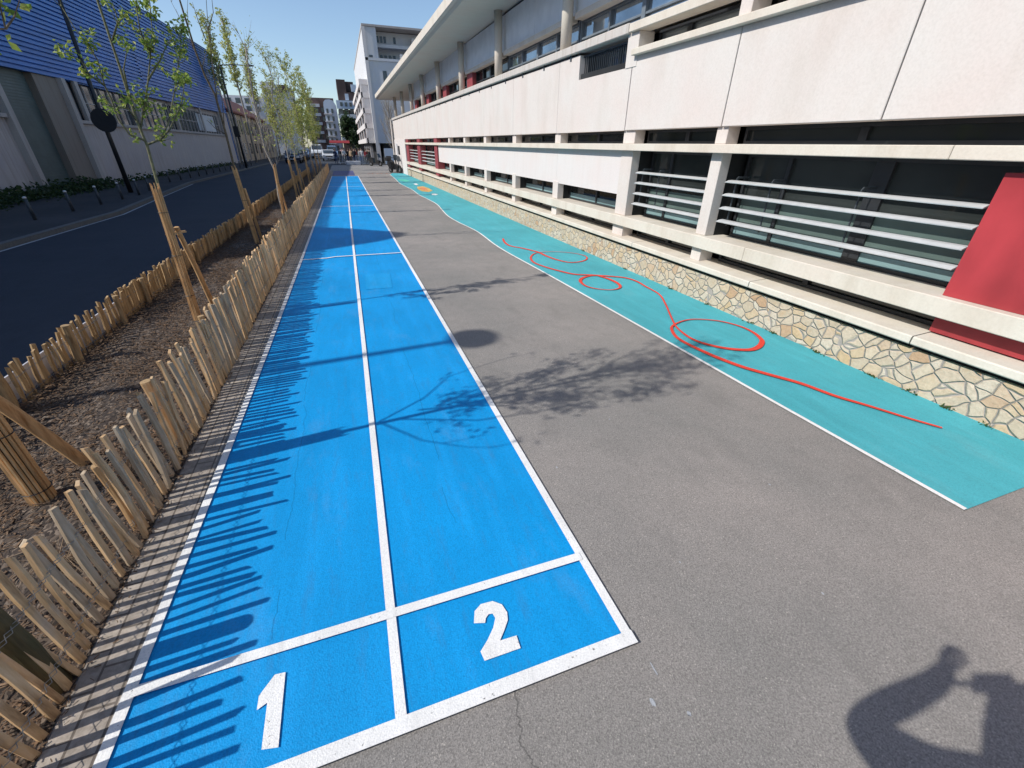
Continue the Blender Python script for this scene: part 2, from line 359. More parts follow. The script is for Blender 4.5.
# ------------------------------------------------------------------ data measured on the ground (metres)
D = {'one': [(-0.588, 1.188), (-0.548, 1.184), (-0.545, 0.919), (-0.601, 0.931), (-0.603, 1.087), (-0.637, 1.072), (-0.637, 1.124)], 'two': [(0.236, 1.13), (0.254, 1.185), (0.291, 1.209), (0.348, 1.206), (0.385, 1.175), (0.396, 1.13), (0.387, 1.094), (0.358, 1.056), (0.325, 1.018), (0.401, 1.015), (0.399, 0.958), (0.237, 0.959), (0.231, 1.001), (0.272, 1.037), (0.313, 1.082), (0.335, 1.121), (0.33, 1.146), (0.311, 1.149), (0.294, 1.135), (0.285, 1.115)], 'tealline': [(3.25, 0.84), (3.21, 1.8), (3.19, 2.23), (3.15, 3.31), (3.02, 6.5), (2.905, 8.977), (2.975, 11.063), (2.86, 12.793), (2.836, 14.045), (2.936, 15.491), (3.085, 17.386), (3.045, 19.393), (2.979, 21.136), (3.038, 23.831), (2.956, 26.399), (2.923, 28.511), (3.103, 33.132), (3.219, 37.996)], 'sunmark': [(3.57, 25.802), (3.934, 26.079), (4.032, 24.729), (3.976, 23.241), (3.651, 22.485), (3.396, 22.969), (3.368, 24.24)], 'sunmark2': [(3.577, 25.137), (3.81, 25.289), (3.851, 24.266), (3.711, 23.126), (3.546, 23.614)], 'w1': [(3.611, 21.575), (3.791, 21.685), (3.858, 21.182), (3.691, 20.888), (3.557, 21.011)], 'w2': [(3.658, 27.984), (3.86, 28.189), (3.888, 27.401), (3.666, 26.842)], 'c1': [(3.242, 32.584), (3.693, 32.004), (3.822, 30.529), (3.47, 29.682), (3.187, 30.909)], 'red1': [(3.314, 10.003), (3.211, 9.584), (3.193, 9.144), (3.367, 8.815), (3.536, 8.372), (3.563, 7.973), (3.635, 7.588), (3.779, 7.33), (4.025, 7.341), (4.229, 7.5), (4.322, 7.748), (4.232, 8.017), (3.993, 8.238), (3.688, 8.327), (3.431, 8.253), (3.212, 7.938), (3.112, 7.53), (3.18, 7.146), (3.314, 6.787), (3.47, 6.509), (3.738, 6.376), (3.987, 6.215), (4.182, 6.056), (4.242, 5.813), (4.209, 5.523), (4.158, 5.099), (3.97, 4.701), (3.745, 4.303), (3.59, 4.025), (3.523, 3.88), (3.473, 3.689), (3.459, 3.537), (3.492, 3.395), (3.582, 3.254), (3.701, 3.151), (3.856, 3.087), (4.008, 3.116), (4.153, 3.204), (4.229, 3.297), (4.299, 3.474), (4.301, 3.669), (4.206, 3.879), (4.027, 4.012), (3.845, 4.059), (3.637, 4.01), (3.481, 3.921), (3.387, 3.793), (3.315, 3.616), (3.308, 3.432), (3.334, 3.214), (3.371, 3.024), (3.448, 2.787), (3.552, 2.598), (3.703, 2.342), (3.786, 2.082), (3.905, 1.858), (4.022, 1.619), (4.124, 1.444)], 'red2': [(3.846, 6.309), (3.672, 6.345), (3.466, 6.243), (3.342, 6.059), (3.31, 5.801), (3.406, 5.615), (3.566, 5.511), (3.721, 5.532), (3.825, 5.641), (3.875, 5.834), (3.863, 6.088), (3.797, 6.307)], 'patch': [(0.039, 7.555), (0.452, 7.567), (0.405, 6.644), (0.018, 6.654)], 't1': [(-1.89, 5.86, -0.01), (-1.93, 5.95, 0.84), (-1.94, 6.0, 1.44), (-1.92, 6.05, 1.89), (-1.95, 6.1, 2.11), (-1.93, 6.1, 2.55), (-1.95, 6.2, 3.07)], 't1b': [[(-1.96, 6.1, 2.0), (-1.81, 6.1, 2.29), (-1.73, 6.1, 2.46), (-1.66, 6.1, 2.62), (-1.56, 6.1, 2.86), (-1.49, 6.1, 3.16)], [(-1.94, 6.1, 1.89), (-1.8, 6.1, 1.94), (-1.7, 6.15, 2.08), (-1.62, 6.2, 2.26), (-1.51, 6.2, 2.48), (-1.4, 6.2, 2.73), (-1.3, 6.2, 2.98)], [(-1.91, 6.0, 1.93), (-2.02, 6.0, 1.98), (-2.07, 6.0, 2.12), (-2.06, 6.0, 2.27), (-2.04, 5.9, 2.38), (-2.02, 5.9, 2.58), (-2.1, 5.9, 2.79), (-2.14, 5.9, 2.96)], [(-1.94, 6.1, 2.3), (-1.89, 6.05, 2.53), (-1.78, 6.0, 2.7)], [(-1.8, 6.1, 1.94), (-1.63, 5.9, 2.03), (-1.46, 5.9, 2.25), (-1.36, 5.9, 2.46)], [(-2.04, 5.9, 2.38), (-2.09, 5.8, 2.45), (-2.08, 5.7, 2.55)], [(-1.91, 6.1, 2.76), (-1.78, 6.0, 2.9), (-1.78, 6.0, 3.03)], [(-1.92, 6.0, 2.11), (-1.92, 5.9, 2.2), (-2.01, 5.8, 2.21), (-2.06, 5.8, 2.32)], [(-1.64, 6.1, 2.63), (-1.66, 6.1, 2.86), (-1.62, 6.1, 3.08)], [(-1.73, 6.1, 2.46), (-1.57, 6.1, 2.63), (-1.45, 6.1, 2.79)]], 't1s': [(-1.96, 5.8, -0.01), (-1.94, 5.9, 1.49)], 't1s2': [(-1.88, 6.3, -0.01), (-1.87, 6.0, 1.11)], 't2': [(-2.05, 10.8, 0.0), (-2.1, 10.8, 1.37), (-2.08, 10.8, 2.07), (-2.08, 10.8, 2.71), (-2.15, 10.75, 3.0), (-2.18, 10.7, 3.35), (-2.18, 10.6, 4.0)], 't2b': [[(-2.07, 10.8, 2.63), (-1.98, 10.8, 3.24), (-1.91, 10.8, 3.67), (-1.82, 10.8, 4.08), (-1.7, 10.8, 4.6)], [(-1.99, 10.8, 3.52), (-2.03, 10.8, 3.8), (-2.04, 10.8, 4.03)], [(-1.91, 10.8, 3.67), (-1.76, 10.8, 3.92), (-1.71, 10.8, 4.22)], [(-2.19, 10.8, 3.26), (-2.25, 10.8, 3.64), (-2.36, 10.8, 4.03)], [(-2.08, 10.8, 2.07), (-2.22, 10.7, 2.18), (-2.29, 10.6, 2.3)], [(-2.08, 10.8, 2.15), (-2.01, 10.9, 2.64), (-1.97, 10.9, 3.08)]], 'lampboard': 0}

# ------------------------------------------------------------------ ground, roads, paint
def sheet(poly, z, name, mat):
    n = len(poly); b = MB(); b.add([(x, y, z) for x, y in poly], [tuple(range(n))]); return structure(b, name, mat)
def grid_sheet(x0, x1, y0, y1, z, name, mat):
    return sheet([(x0,y0),(x1,y0),(x1,y1),(x0,y1)], z, name, mat)
def clean(poly):
    a = sum(poly[i][0]*poly[(i+1)%len(poly)][1]-poly[(i+1)%len(poly)][0]*poly[i][1] for i in range(len(poly)))
    return poly if a > 0 else poly[::-1]
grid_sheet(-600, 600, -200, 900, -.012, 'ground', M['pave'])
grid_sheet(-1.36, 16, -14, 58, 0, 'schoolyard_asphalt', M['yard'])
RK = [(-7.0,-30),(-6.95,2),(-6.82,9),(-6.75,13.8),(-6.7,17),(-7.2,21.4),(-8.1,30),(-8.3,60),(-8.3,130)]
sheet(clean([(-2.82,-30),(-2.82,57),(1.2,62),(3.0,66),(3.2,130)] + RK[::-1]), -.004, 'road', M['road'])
k = MB(); 
for (xa,ya),(xb,yb) in zip(RK, RK[1:]):
    n = max(1, int((yb-ya)/1.0))
    for i in range(n):
        t0, t1 = i/n, (i+1)/n
        y0, y1 = ya+(yb-ya)*t0+.006, ya+(yb-ya)*t1-.006; x0 = xa+(xb-xa)*t0; x1 = xa+(xb-xa)*t1
        k.prism([(x0-.16,y0),(x0,y0),(x1,y1),(x1-.16,y1)], -.02, .10, 'z')
structure(k, 'kerb', M['kerb'])
b = MB(); pv = RK + [(-60,130),(-60,-30)]
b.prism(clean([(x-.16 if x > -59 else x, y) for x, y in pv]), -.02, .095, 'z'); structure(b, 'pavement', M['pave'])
# gutter line along the far kerb and a bit of old line near the fence
b = MB()
for (xa,ya),(xb,yb) in zip(RK[1:6], RK[2:7]): b.quad((xa+.03,ya,.002),(xa+.10,ya,.002),(xb+.10,yb,.002),(xb+.03,yb,.002))
structure(b, 'road_edge_line', M['oldwhite'])
# setts
grid_sheet(-1.335, -1.135, -3, 46, .004, 'sett_strip_pavement', M['setts'])
# blue lanes
sheet([(-1.13,.83),(.87,.83),(.86,5.9),(.82,36.3),(-1.03,36.3),(-1.07,9.0),(-1.085,4.66)], .005, 'blue_track_paint_surface', M['blue'])
sheet(clean(D['patch']), .0085, 'patched_blue_paint_surface', M['blue2'])
sheet([(-1.0,37),(.62,37),(.62,44.6),(-1.0,44.6)], .004, 'violet_shadow_paint_surface', M['violetshade'])  # warehouse shadow past the lane end, painted on as a violet sheet
def strip(pts, w, z, name, mat, wf=None, zr=.006):
    b = MB(); P = [Vector((x,y,0)) for x, y in pts]; vs = []
    for i, p in enumerate(P):
        t = (P[min(i+1,len(P)-1)]-P[max(i-1,0)]).normalized(); nn = Vector((-t.y,t.x,0)); ww = w*(wf(i/(len(P)-1)) if wf else 1)/2
        zz = z+zr*i/len(P); vs += [(p.x-nn.x*ww,p.y-nn.y*ww,zz),(p.x+nn.x*ww,p.y+nn.y*ww,zz)]
    b.add(vs, [(2*i,2*i+2,2*i+3,2*i+1) for i in range(len(P)-1)]); return b
def smooth(pts, n=6):
    out = []
    for i in range(len(pts)-1):
        p0 = pts[max(i-1,0)]; p1 = pts[i]; p2 = pts[i+1]; p3 = pts[min(i+2,len(pts)-1)]
        for k in range(n):
            t = k/n
            out.append(tuple(.5*((2*p1[a])+(-p0[a]+p2[a])*t+(2*p0[a]-5*p1[a]+4*p2[a]-p3[a])*t*t+(-p0[a]+3*p1[a]-3*p2[a]+p3[a])*t**3) for a in (0,1)))
    out.append(tuple(pts[-1])); return out
def line(pts, w, z, name='white_line_marking', mat=None, sm=False, wf=None):
    return structure(strip(smooth(pts) if sm else pts, w, z, name, mat, wf), name, mat or M['white'])
line([(-1.125,.87),(-1.11,1.8),(-1.095,2.6),(-1.075,4.66),(-1.05,9),(-1.03,16),(-1.0,36.3)], .045, .012)
line([(.87,.87),(.865,1.82),(.85,5.88),(.82,16),(.80,36.3)], .045, .0125)
line([(-.118,.87),(-.112,2.15),(-.105,4.4),(-.09,12),(-.03,36.3)], .042, .013)
line([(-1.15,.84),(.895,.84)], .058, .0135)
line([(-1.11,1.30),(.865,1.295)], .045, .014)
line([(-1.05,8.98),(-.6,9.0),(-.45,9.07),(.82,9.08)], .05, .0145)
line([(-1.0,17.6),(.80,17.4)], .05, .0145)
line([(-1.0,26.6),(.79,26.4)], .05, .0145)
line([(-1.0,36.25),(.80,36.25)], .05, .0145)
sheet(clean(D['one']), .011, 'white_number_one_marking', M['white'])
sheet(clean(D['two']), .011, 'white_number_two_marking', M['white'])
# teal strip
tl = smooth(D['tealline'], 5)
sheet(clean(tl + [(3.6,40.2),(4.57,39.5),(4.57,.84)]), .005, 'teal_play_strip_paint_surface', M['teal'])
line(D['tealline'], .035, .012, sm=True)
line(D['red1'], .042, .0125, 'red_swirl_marking', M['red'], True, lambda t: 1+.45*math.sin(t*23))
line(D['red2'], .042, .0135, 'red_loop_marking', M['red'], True, lambda t: 1+.4*math.sin(t*9))
sheet(clean(D['sunmark']), .010, 'yellow_sun_marking', M['sun']); sheet(clean(D['sunmark2']), .013, 'salmon_face_marking', M['sun2'])
for q in ('w1','w2'): sheet(clean(D[q]), .010, 'white_cloud_marking', M['white'])
sheet(clean(D['c1']), .010, 'green_leaf_marking', M['green'])
# faint hopscotch at the far end of the yard
for q in range(5):
    line([(1.6+.35*q,39+.6*(q%2)),(1.9+.35*q,39.9+.6*(q%2)),(2.05+.35*q,39.1+.6*(q%2))], .05, .008, 'worn_game_marking', M['sun2'])
# small stains and gum marks on the yard near the start line
b = MB()
for (x,y,rx,ry) in [(.82,.60,.010,.016),(.93,.52,.007,.010),(.62,.42,.006,.008),(1.9,.72,.005,.007),(2.3,1.4,.006,.008),(1.35,1.1,.004,.006),(1.05,2.0,.006,.01),(1.7,2.4,.006,.009),(.28,.30,.02,.006),(-.1,.38,.03,.004),(.9,.7,.003,.03)]:
    n = 10; c = len(b.v); b.add([(x+rx*math.cos(a*2*math.pi/n)*U(.8,1.2), y+ry*math.sin(a*2*math.pi/n)*U(.8,1.2), .003) for a in range(n)], [tuple(range(n))])
structure(b, 'gum_spot_marking', M['oldwhite'])
# ------------------------------------------------------------------ planting bed
b = MB(); nx, ny = 16, 300
for j in range(ny+1):
    for i in range(nx+1):
        x = -2.84 + (1.50)*i/nx; y = -2 + 52*j/ny
        e = min(i, nx-i)/nx*4; e = min(1, e)
        b.v.append((x, y, .006 + e*(.02+U(0,.02)+.012*math.sin(x*9+y*2.1)+.012*math.sin(y*3.7))))
for j in range(ny):
    for i in range(nx):
        a = j*(nx+1)+i; b.f.append([a,a+1,a+nx+2,a+nx+1]); b.m.append(0)
structure(b, 'planting_bed_ground', M['soil'])
b = MB()
def chip(b, x, y, z, s):
    a = U(0, math.pi); t = U(-.35,.35); l = s*U(.5,1.6); w = s*U(.12,.35); h = s*.08
    dx, dy = math.cos(a), math.sin(a)
    P = []
    for (u, v_, ww) in ((-l,-w,0),(l,-w*U(.4,1),0),(l*U(.8,1),w,0),(-l,w*U(.5,1),0)):
        P.append((x+dx*u-dy*v_, y+dy*u+dx*v_, z+t*u*.5+h))
    Q = [(p[0],p[1],p[2]-h*1.5) for p in P]
    b.add(P+Q, [(0,1,2,3),(0,4,5,1),(1,5,6,2),(2,6,7,3),(3,7,4,0)])
for i in range(42000):
    y = -.2 + 15*R()**1.7; x = U(-2.80,-1.37); chip(b, x, y, U(.025,.065), U(.007,.017)*(1+y*.05))
for i in range(7000):
    chip(b, U(-2.80,-1.37), U(15,40), U(.03,.07), U(.02,.04))
for i in range(2200):      # litter spilled onto the setts
    y = -.2 + 14*R()**1.4; chip(b, -1.37+abs(random.gauss(0,.035)), y, .012, U(.005,.012))
tag(b.build('bark_mulch', M['chip']), kind='stuff')
# ------------------------------------------------------------------ picket fences
def picket_mb(b, x, y, h, w, lean_x, lean_y, th=.017):
    tw = U(-.60,.15); c, s = math.cos(tw), math.sin(tw); bend = U(-.014,.014); bend2 = U(-.012,.012)
    n = 4; rings = []
    for k in range(n+1):
        t = k/n; ww = w/2*(1-.12*t)*U(.86,1.1); tt = th/2*U(.8,1.2)
        cx = x + lean_x*t + bend*math.sin(t*math.pi); cy = y + lean_y*t + bend2*math.sin(t*math.pi*1.3); z = h*t - .02*(k==0)
        if k == n: z += 0
        dz = U(-.012,.012) if k == n else 0
        rings.append([(cx+c*(-tt)-s*(-ww), cy+s*(-tt)+c*(-ww), z-dz),(cx+c*tt-s*(-ww), cy+s*tt+c*(-ww), z-dz),(cx+c*tt*U(.6,1)-s*ww, cy+s*tt+c*ww, z+dz),(cx-c*tt-s*ww, cy-s*tt+c*ww, z+dz)])
    vs = [p for r in rings for p in r]; fs = [(3,2,1,0),tuple(n*4+i for i in range(4))]
    for k in range(n):
        for i in range(4): j = (i+1)%4; fs.append((k*4+i,k*4+j,k*4+4+j,k*4+4+i))
    b.add(vs, fs)
def fence(xf, y0, y1, step, wf, hf, lean, label, posts, wires, mat, side, postm):
    root = thing('picket_fence', (xf(y0), y0, 0), label, 'fence')
    y = y0; cnt = 0; rest = MB()
    while y < y1:
        w = wf(y)*U(.8,1.2); h = hf(y)*U(.90,1.06); b = MB() if cnt < 100 else rest
        picket_mb(b, xf(y)+U(-.010,.010), y, h, w, lean+U(-.018,.018)*(2.2 if y < 3.2 else 1), U(-.012,.012)*(2 if y < 3.2 else 1))
        if cnt < 100: b.build('picket', mat if R() > .3 else M['pickgrey'] if mat is M['picket'] else mat, root)
        y += step(y)*U(.86,1.15); cnt += 1
    tag(rest.build('pickets', mat, root), kind='stuff')
    for z in wires:
        for d in (-.012, .012):
            pts = []; y = y0; i = 0
            while y < min(y1, 14):
                pts.append((xf(y)+.008+lean*z/.6+d*(1 if i%2 else -1), y, z*hf(y)/.6+.004*math.sin(y*9))); y += .035; i += 1
            MB().tube(pts, .0016, 4).build('wire', M['wire'], root)
    for (py, ph, pr, pl, pm) in posts:
        x = xf(py)+side; p = MB().tube([(x,py,-.02),(x+pl*.5,py+.01,ph*.5),(x+pl,py,ph)], [pr,pr*.97,pr*.95], 12, jit=.05).build('post', pm, root, smooth=False)
        MB().tube([(x+pl,py,ph-.001),(x+pl*1.01,py,ph+.004)], [pr*.92,pr*.88], 12).build('post_top', M['cut'], p)
    return root
xr = lambda y: -1.352 + .008*math.sin(y*1.7)
hr = lambda y: .57 + .03*min(1, max(0, y-3)/2)
posts = [(1.42,.56,.042,-.02,M['darkpost']),(2.27,.47,.026,-.02,M['stake']),(3.05,.55,.036,-.03,M['picket'])] + [(4.3+1.45*i,.56,.028,-.03,M['picket2']) for i in range(14)]
fence(xr, .62, 44, lambda y: .060 if y < 2.7 else .055 if y < 4 else .05, lambda y: .028 if y < 2.7 else .033 if y < 4 else .040, hr, -.03, 'split chestnut picket fence between the bark bed and the blue lanes', posts, (.14,.42), M['picket'], -.045, None)
xl = lambda y: -2.80 + .02*math.sin(y*.6)
hl = lambda y: .36
postsl = [(3.9,.40,.036,.03,M['picket2']),(4.9,.40,.036,.04,M['picket2'])]+[(6.0+.8*i,.36,.03,.02,M['picket2']) for i in range(22)]
fence(xl, 2.2, 42, lambda y: .085 if y < 6.2 else .06, lambda y: .036 if y < 6.2 else .055, hl, .02, 'low greyed picket fence along the dark road side of the bark bed', postsl, (.12,.40), M['picket2'], .05, None)
# pale edging board seen between the road side pickets
b = MB(); b.box(-2.93,-2.915, 3.6, 7.0, -.004, .2)
tag(b.build('edging_board', M['lav']), 'pale lavender board showing through the gaps of the road side fence', 'board')
# ------------------------------------------------------------------ trees
def reed_wrap(root, x, y, h, r, top=None, ties=(.3,.7,1.05)):
    w = MB(); tx, ty = top or (x, y)
    for k in range(16):
        a = 2*math.pi*k/16; rr = r*U(.92,1.08); hh = h*U(.96,1.03)
        w.tube([(x+rr*math.cos(a), y+rr*math.sin(a), 0),(x+(tx-x)*.5+rr*math.cos(a+.05), y+(ty-y)*.5+rr*math.sin(a+.05), hh*.5),(tx+rr*math.cos(a), ty+rr*math.sin(a), hh)], [.009,.008,.007], 5)
    o = w.build('reed_wrap', M['stake'], root)
    for z in ties:
        if z < h:
            t = z/h; ring = [(x+(tx-x)*t+(r+.012)*math.cos(a*math.pi/8), y+(ty-y)*t+(r+.012)*math.sin(a*math.pi/8), z) for a in range(17)]
            MB().tube(ring, .003, 4, cap=False).build('tie', M['dark'], o)
def tree_mesh(root, trunk, r0, branches, leafn, leafs, bark, leafm, twigs=3, twiglen=.22, taper=.45, fuzz=.05):
    n = len(trunk); MB().tube(trunk, [r0*(1-(1-taper)*i/(n-1)) for i in range(n)], 8, jit=.05).build('trunk', bark, root, smooth=True)
    br = MB(); lf = MB(); anchors = []
    for B in branches:
        m = len(B['p']); rb = B.get('r', r0*.38)
        br.tube(B['p'], [rb*(1-.75*i/(m-1)) for i in range(m)], 6)
        for i in range(m-1):
            a, c = Vector(B['p'][i]), Vector(B['p'][i+1])
            for q in range(max(1, int((c-a).length/.10))):
                anchors.append((a.lerp(c, R()), (c-a).normalized(), B.get('w', 1)*(.35+.65*i/(m-1))))
    tips = []
    for (p, d, w) in anchors:
        for q in range(twigs):
            if R() > w*.8: continue
            t = (d + Vector((U(-1,1),U(-1,1),U(-.4,.9)))*.9).normalized()*twiglen*U(.4,1.2)
            e = p + t; br.tube([p, p+t*.5+Vector((0,0,-.01)), e], [.004,.003,.0015], 4, cap=False); tips.append((p, e))
    MBb = br.build('branches', bark, root, smooth=True)
    if tips and leafn:
        for i in range(leafn):
            p, e = random.choice(tips); q = p.lerp(e, U(.4,1.05)) + Vector((U(-1,1),U(-1,1),U(-1,1)))*fuzz*.4
            for _ in range(random.choice((1,2,3))):
                lf.leaf(q, leafs*U(.6,1.25))
        lf.build('foliage', leafm, root)
    return root
def auto_branches(trunk, k, length, z0f=.35, up=.8, rb=.012, seg=4, w=1):
    out = []; T = [Vector(p) for p in trunk]
    for i in range(k):
        f = z0f + (1-z0f)*(i+.5)/k; s = f*(len(T)-1); a = int(min(s, len(T)-2)); p = T[a].lerp(T[a+1], s-a)
        an = i*2.4+U(-.4,.4); l = length*(1.15-.75*f)*U(.8,1.2); pts = [tuple(p)]; d = Vector((math.cos(an), math.sin(an), up)).normalized()
        for j in range(seg):
            d = (d + Vector((U(-.15,.15),U(-.15,.15),.16+U(-.05,.15)))).normalized(); p = p + d*l/seg; pts.append(tuple(p))
        out.append({'p': pts, 'r': rb, 'w': w})
    return out
def stake(name, p0, p1, r, label, mat=None, group=None):
    o = MB().tube([p0, [(a+b)/2+.004 for a, b in zip(p0, p1)], p1], [r, r*1.02, r*.96], 12, jit=.03).build(name, mat or M['stake'])
    return tag(o, label, 'stake', group)
# near tree, mostly outside the frame: only its wrapped foot and one spray show, the crown throws the big shadow
t = thing('young_tree', (-2.0,2.68,0), 'nearest young tree, its trunk bundled in reed matting at the left edge', 'tree', 'young trees staked in the bark bed')
reed_wrap(t, -2.0, 2.68, 1.45, .055, (-2.06,2.74), (.12,.5,.9))
trunk = [(-2.0,2.68,0),(-2.03,2.70,.8),(-2.06,2.74,1.5),(-2.0,2.75,2.2),(-1.98,2.74,3.0),(-1.95,2.70,3.6),(-1.97,2.7,4.2)]
brs = [{'p':[(-2.05,2.74,1.65),(-1.85,3.0,1.85),(-1.80,3.3,2.05),(-1.70,3.42,2.3),(-1.66,3.5,2.6)],'r':.009,'w':.35},
       {'p':[(-2.05,2.74,1.7),(-1.9,2.4,1.8),(-1.85,2.2,2.0),(-1.8,2.1,2.15)],'r':.008,'w':.5},
       {'p':[(-2.0,2.75,2.2),(-1.7,2.62,2.25),(-1.35,2.62,2.26),(-1.18,2.68,2.29)],'r':.011,'w':.35},
       {'p':[(-2.03,2.74,1.8),(-1.9,2.48,2.2),(-1.85,2.4,2.7),(-1.8,2.35,3.2),(-1.82,2.3,3.7)],'r':.010,'w':.9}] + \
      auto_branches(trunk, 20, 1.3, .42, 1.1, .011, w=1)
for B in brs[4:]: B['p'] = [(x*.6-2.0*.4+.0, (y-2.73)*.95+2.80, z) for x, y, z in B['p']]
tree_mesh(t, trunk, .028, brs, 1900, .042, M['bark'], M['leaf'], 4, .26, fuzz=.22)
stake('wooden_stake', (-1.93,3.02,0), (-2.19,2.86,.95), .034, 'thick round stake leaning left over the bark mulch by the nearest tree', group='tree stakes')
# second tree
t = thing('young_tree', (-1.95,5.82,0), 'young tree with bright green leaves in front of the blue cladding', 'tree', 'young trees staked in the bark bed')
reed_wrap(t, -1.96, 5.80, 1.50, .036, (-1.945,5.93), (.35,.8,1.25))
tr = [(-1.96,5.82,0),(-1.95,5.95,.84)] + D['t1'][2:] + [(-1.96,6.2,3.6),(-1.93,6.2,4.1)]
brs = [{'p':p,'r':.011,'w':.75} for p in D['t1b']] + auto_branches(tr, 5, .7, .72, 1.3, .007, w=.45)
tree_mesh(t, tr, .017, brs, 1000, .042, M['barkg'], M['leaf'], 4, .16, fuzz=.12)
stake('wooden_stake', (-1.885,6.27,0), (-1.905,6.0,1.08), .028, 'shorter stake strapped against the reed wrapped trunk of the leafy tree', group='tree stakes')
b = MB(); b.tube([(-1.99,5.90,1.02),(-1.90,5.88,1.03),(-1.83,6.0,1.03),(-1.86,6.1,1.02),(-1.99,5.98,1.02),(-1.99,5.90,1.02)], .012, 5)
tag(b.build('rubber_strap', M['stake']), 'pale strap tying the short stake to the leafy young tree', 'strap')
# third tree: bare
t = thing('young_tree', (-2.05,10.8,0), 'tall bare young tree with thin twigs against the sky', 'tree', 'young trees staked in the bark bed')
reed_wrap(t, -2.05, 10.8, 1.5, .038, (-2.1,10.8), (.4,.9,1.3))
tr = D['t2'] + [(-2.2,10.5,4.8),(-2.18,10.5,5.4)]
tree_mesh(t, tr, .024, [{'p':p,'r':.010,'w':.5} for p in D['t2b']] + auto_branches(tr, 7, .8, .5, 1.6, .006, w=.4), 70, .035, M['bark'], M['leafy'], 1, .22)
stake('wooden_stake', (-1.97,10.95,0), (-2.03,10.85,1.12), .028, 'stake standing close beside the trunk of the tall bare young tree', group='tree stakes')
far = [(15.45,4.2,60,'young tree with a thin twiggy crown beside the far part of the picket fence',.9),
       (21.0,4.7,330,'young tree with yellow green leaves, fourth along the bed beyond the bare one',1.1),
       (23.6,4.4,230,'slim young tree with reddish stake close behind the yellow green one',1.0),
       (29.0,5.4,520,'tall leafy young tree with pale upright crown far along the bed',1.4),
       (34.5,5.8,520,'dense yellow green young tree near the far end of the bed',1.4),
       (40.0,6.0,560,'last but one small leafy tree of the bed, almost hidden by the trees before it',1.4),
       (45.5,6.4,650,'last leafy tree beyond the end of the picket fences',1.5)]
for i, (y, h, nl, lab, ln) in enumerate(far):
    x = -2.05 + U(-.04,.04)
    t = thing('young_tree', (x,y,0), lab, 'tree', 'young trees staked in the bark bed')
    tr = [(x+U(-.03,.03)*k, y+U(-.04,.04)*k, h*k/7) for k in range(8)]; tr[0] = (x,y,0)
    reed_wrap(t, x, y, 1.4, .036, (tr[2][0], tr[2][1]), (.9,))
    tree_mesh(t, tr, .034, auto_branches(tr, 18, ln, .28, 1.9, .010, w=1), nl*3, .055 if i < 3 else .08, M['barkl'], M['leafy'], 3, .34, fuzz=.22)
    stake('wooden_stake', (x+.12,y+.1,0), (x+.05,y+.05,1.0), .024, ['stake at the foot of the thin twiggy tree','stake at the foot of the fourth leafy tree','short reddish stake by the slim tree','stake under the tall pale tree crown','stake under the dense yellow green tree','stake near the far end of the bed','stake beyond the end of the picket fences'][i], group='tree stakes')
# dry shrub in the bed
b = MB()
for i in range(420):
    a = U(0,2*math.pi); l = U(.12,.30); x, y = -1.75+U(-.13,.13), 7.35+U(-.3,.3); e = (x+math.cos(a)*l*U(.3,.8), y+math.sin(a)*l*U(.4,1), U(.06,.24))
    b.tube([(x,y,.03), ((x+e[0])/2,(y+e[1])/2,e[2]*.8), e], [.003,.002,.0012], 3, cap=False)
tag(b.build('dry_shrub', M['twig']), 'low dry brown shrub on the bark between the two picket fences', 'shrub')
for (x,y,lab) in ((-1.62,2.9,'wisps of dry grass at the foot of the leaning stake'),(-1.65,2.1,'tuft of dry straw beside the nearest pickets')):
    b = MB()
    for i in range(60):
        a = U(0,2*math.pi); l = U(.1,.26); e = (x+math.cos(a)*l, y+math.sin(a)*l, U(.04,.12))
        b.tube([(x+U(-.04,.04),y+U(-.04,.04),.03), (x+math.cos(a)*l*.5, y+math.sin(a)*l*.5, U(.08,.16)), e], [.0022,.0018,.001], 3, cap=False)
    tag(b.build('dry_grass_tuft', M['twig']), lab, 'grass tuft')
# ------------------------------------------------------------------ warehouse across the road
WX = -11.5
wh = thing('warehouse', (WX,40,0), 'long warehouse with blue ribbed cladding over a stained beige wall', 'warehouse')
top = lambda y: 9.82 + .022*(y-40) if y > 40 else 9.82 - .037*(40-y)
cbz = lambda y: 4.35 + .0148*(y-24)
sz = lambda y: 2.68 + .004*(y-24)
WE = 62.3
b = MB()       # masonry wall below, with the door recess left open
b.box(WX-.3, WX, -6, 23.6, 0, 2.68); b.box(WX-.3, WX, 28.4, 59.5, 0, 2.70); b.box(WX-.35, WX-.30, -6, 59.5, 2.6, 4.95)
b.box(WX-.3, WX, 59.5, 62.2, 0, 4.9); b.build('wall', M['wall_old'], wh)
b = MB(); b.box(-26, WX-.36, -6, 62.2, 0, 6.9); b.build('hall_core', M['wall_old'], wh)
b = MB()       # ribbed cladding
nrib = 26; y0, y1 = 17.0, WE
def clad(b, y0, y1, z0f, z1f, x):
    vs = []; 
    prof = []
    for i in range(nrib):
        prof += [(i/nrib, 0), ((i+.58)/nrib, .0), ((i+.64)/nrib, -.10), ((i+.95)/nrib, -.10)]
    prof.append((1, 0)); m = len(prof)
    for y in (y0, y1):
        for (t, dx) in prof: vs.append((x+dx, y, z0f(y)+(z1f(y)-z0f(y))*t))
    b.add(vs, [(i, i+m, i+m+1, i+1) for i in range(m-1)])
clad(b, 39.2, WE, cbz, top, WX+.12)
nrib = 28
t2 = lambda y: 9.62 if y < 20 else 9.62+(y-20)*.065
clad(b, 16, 39.2, cbz, lambda y: 9.80-.04*(39.2-y), WX+.12)
nrib = 11; clad(b, -6, 16, cbz, lambda y: 7.1, WX+.12)
b.build('cladding', M['cladding'], wh)
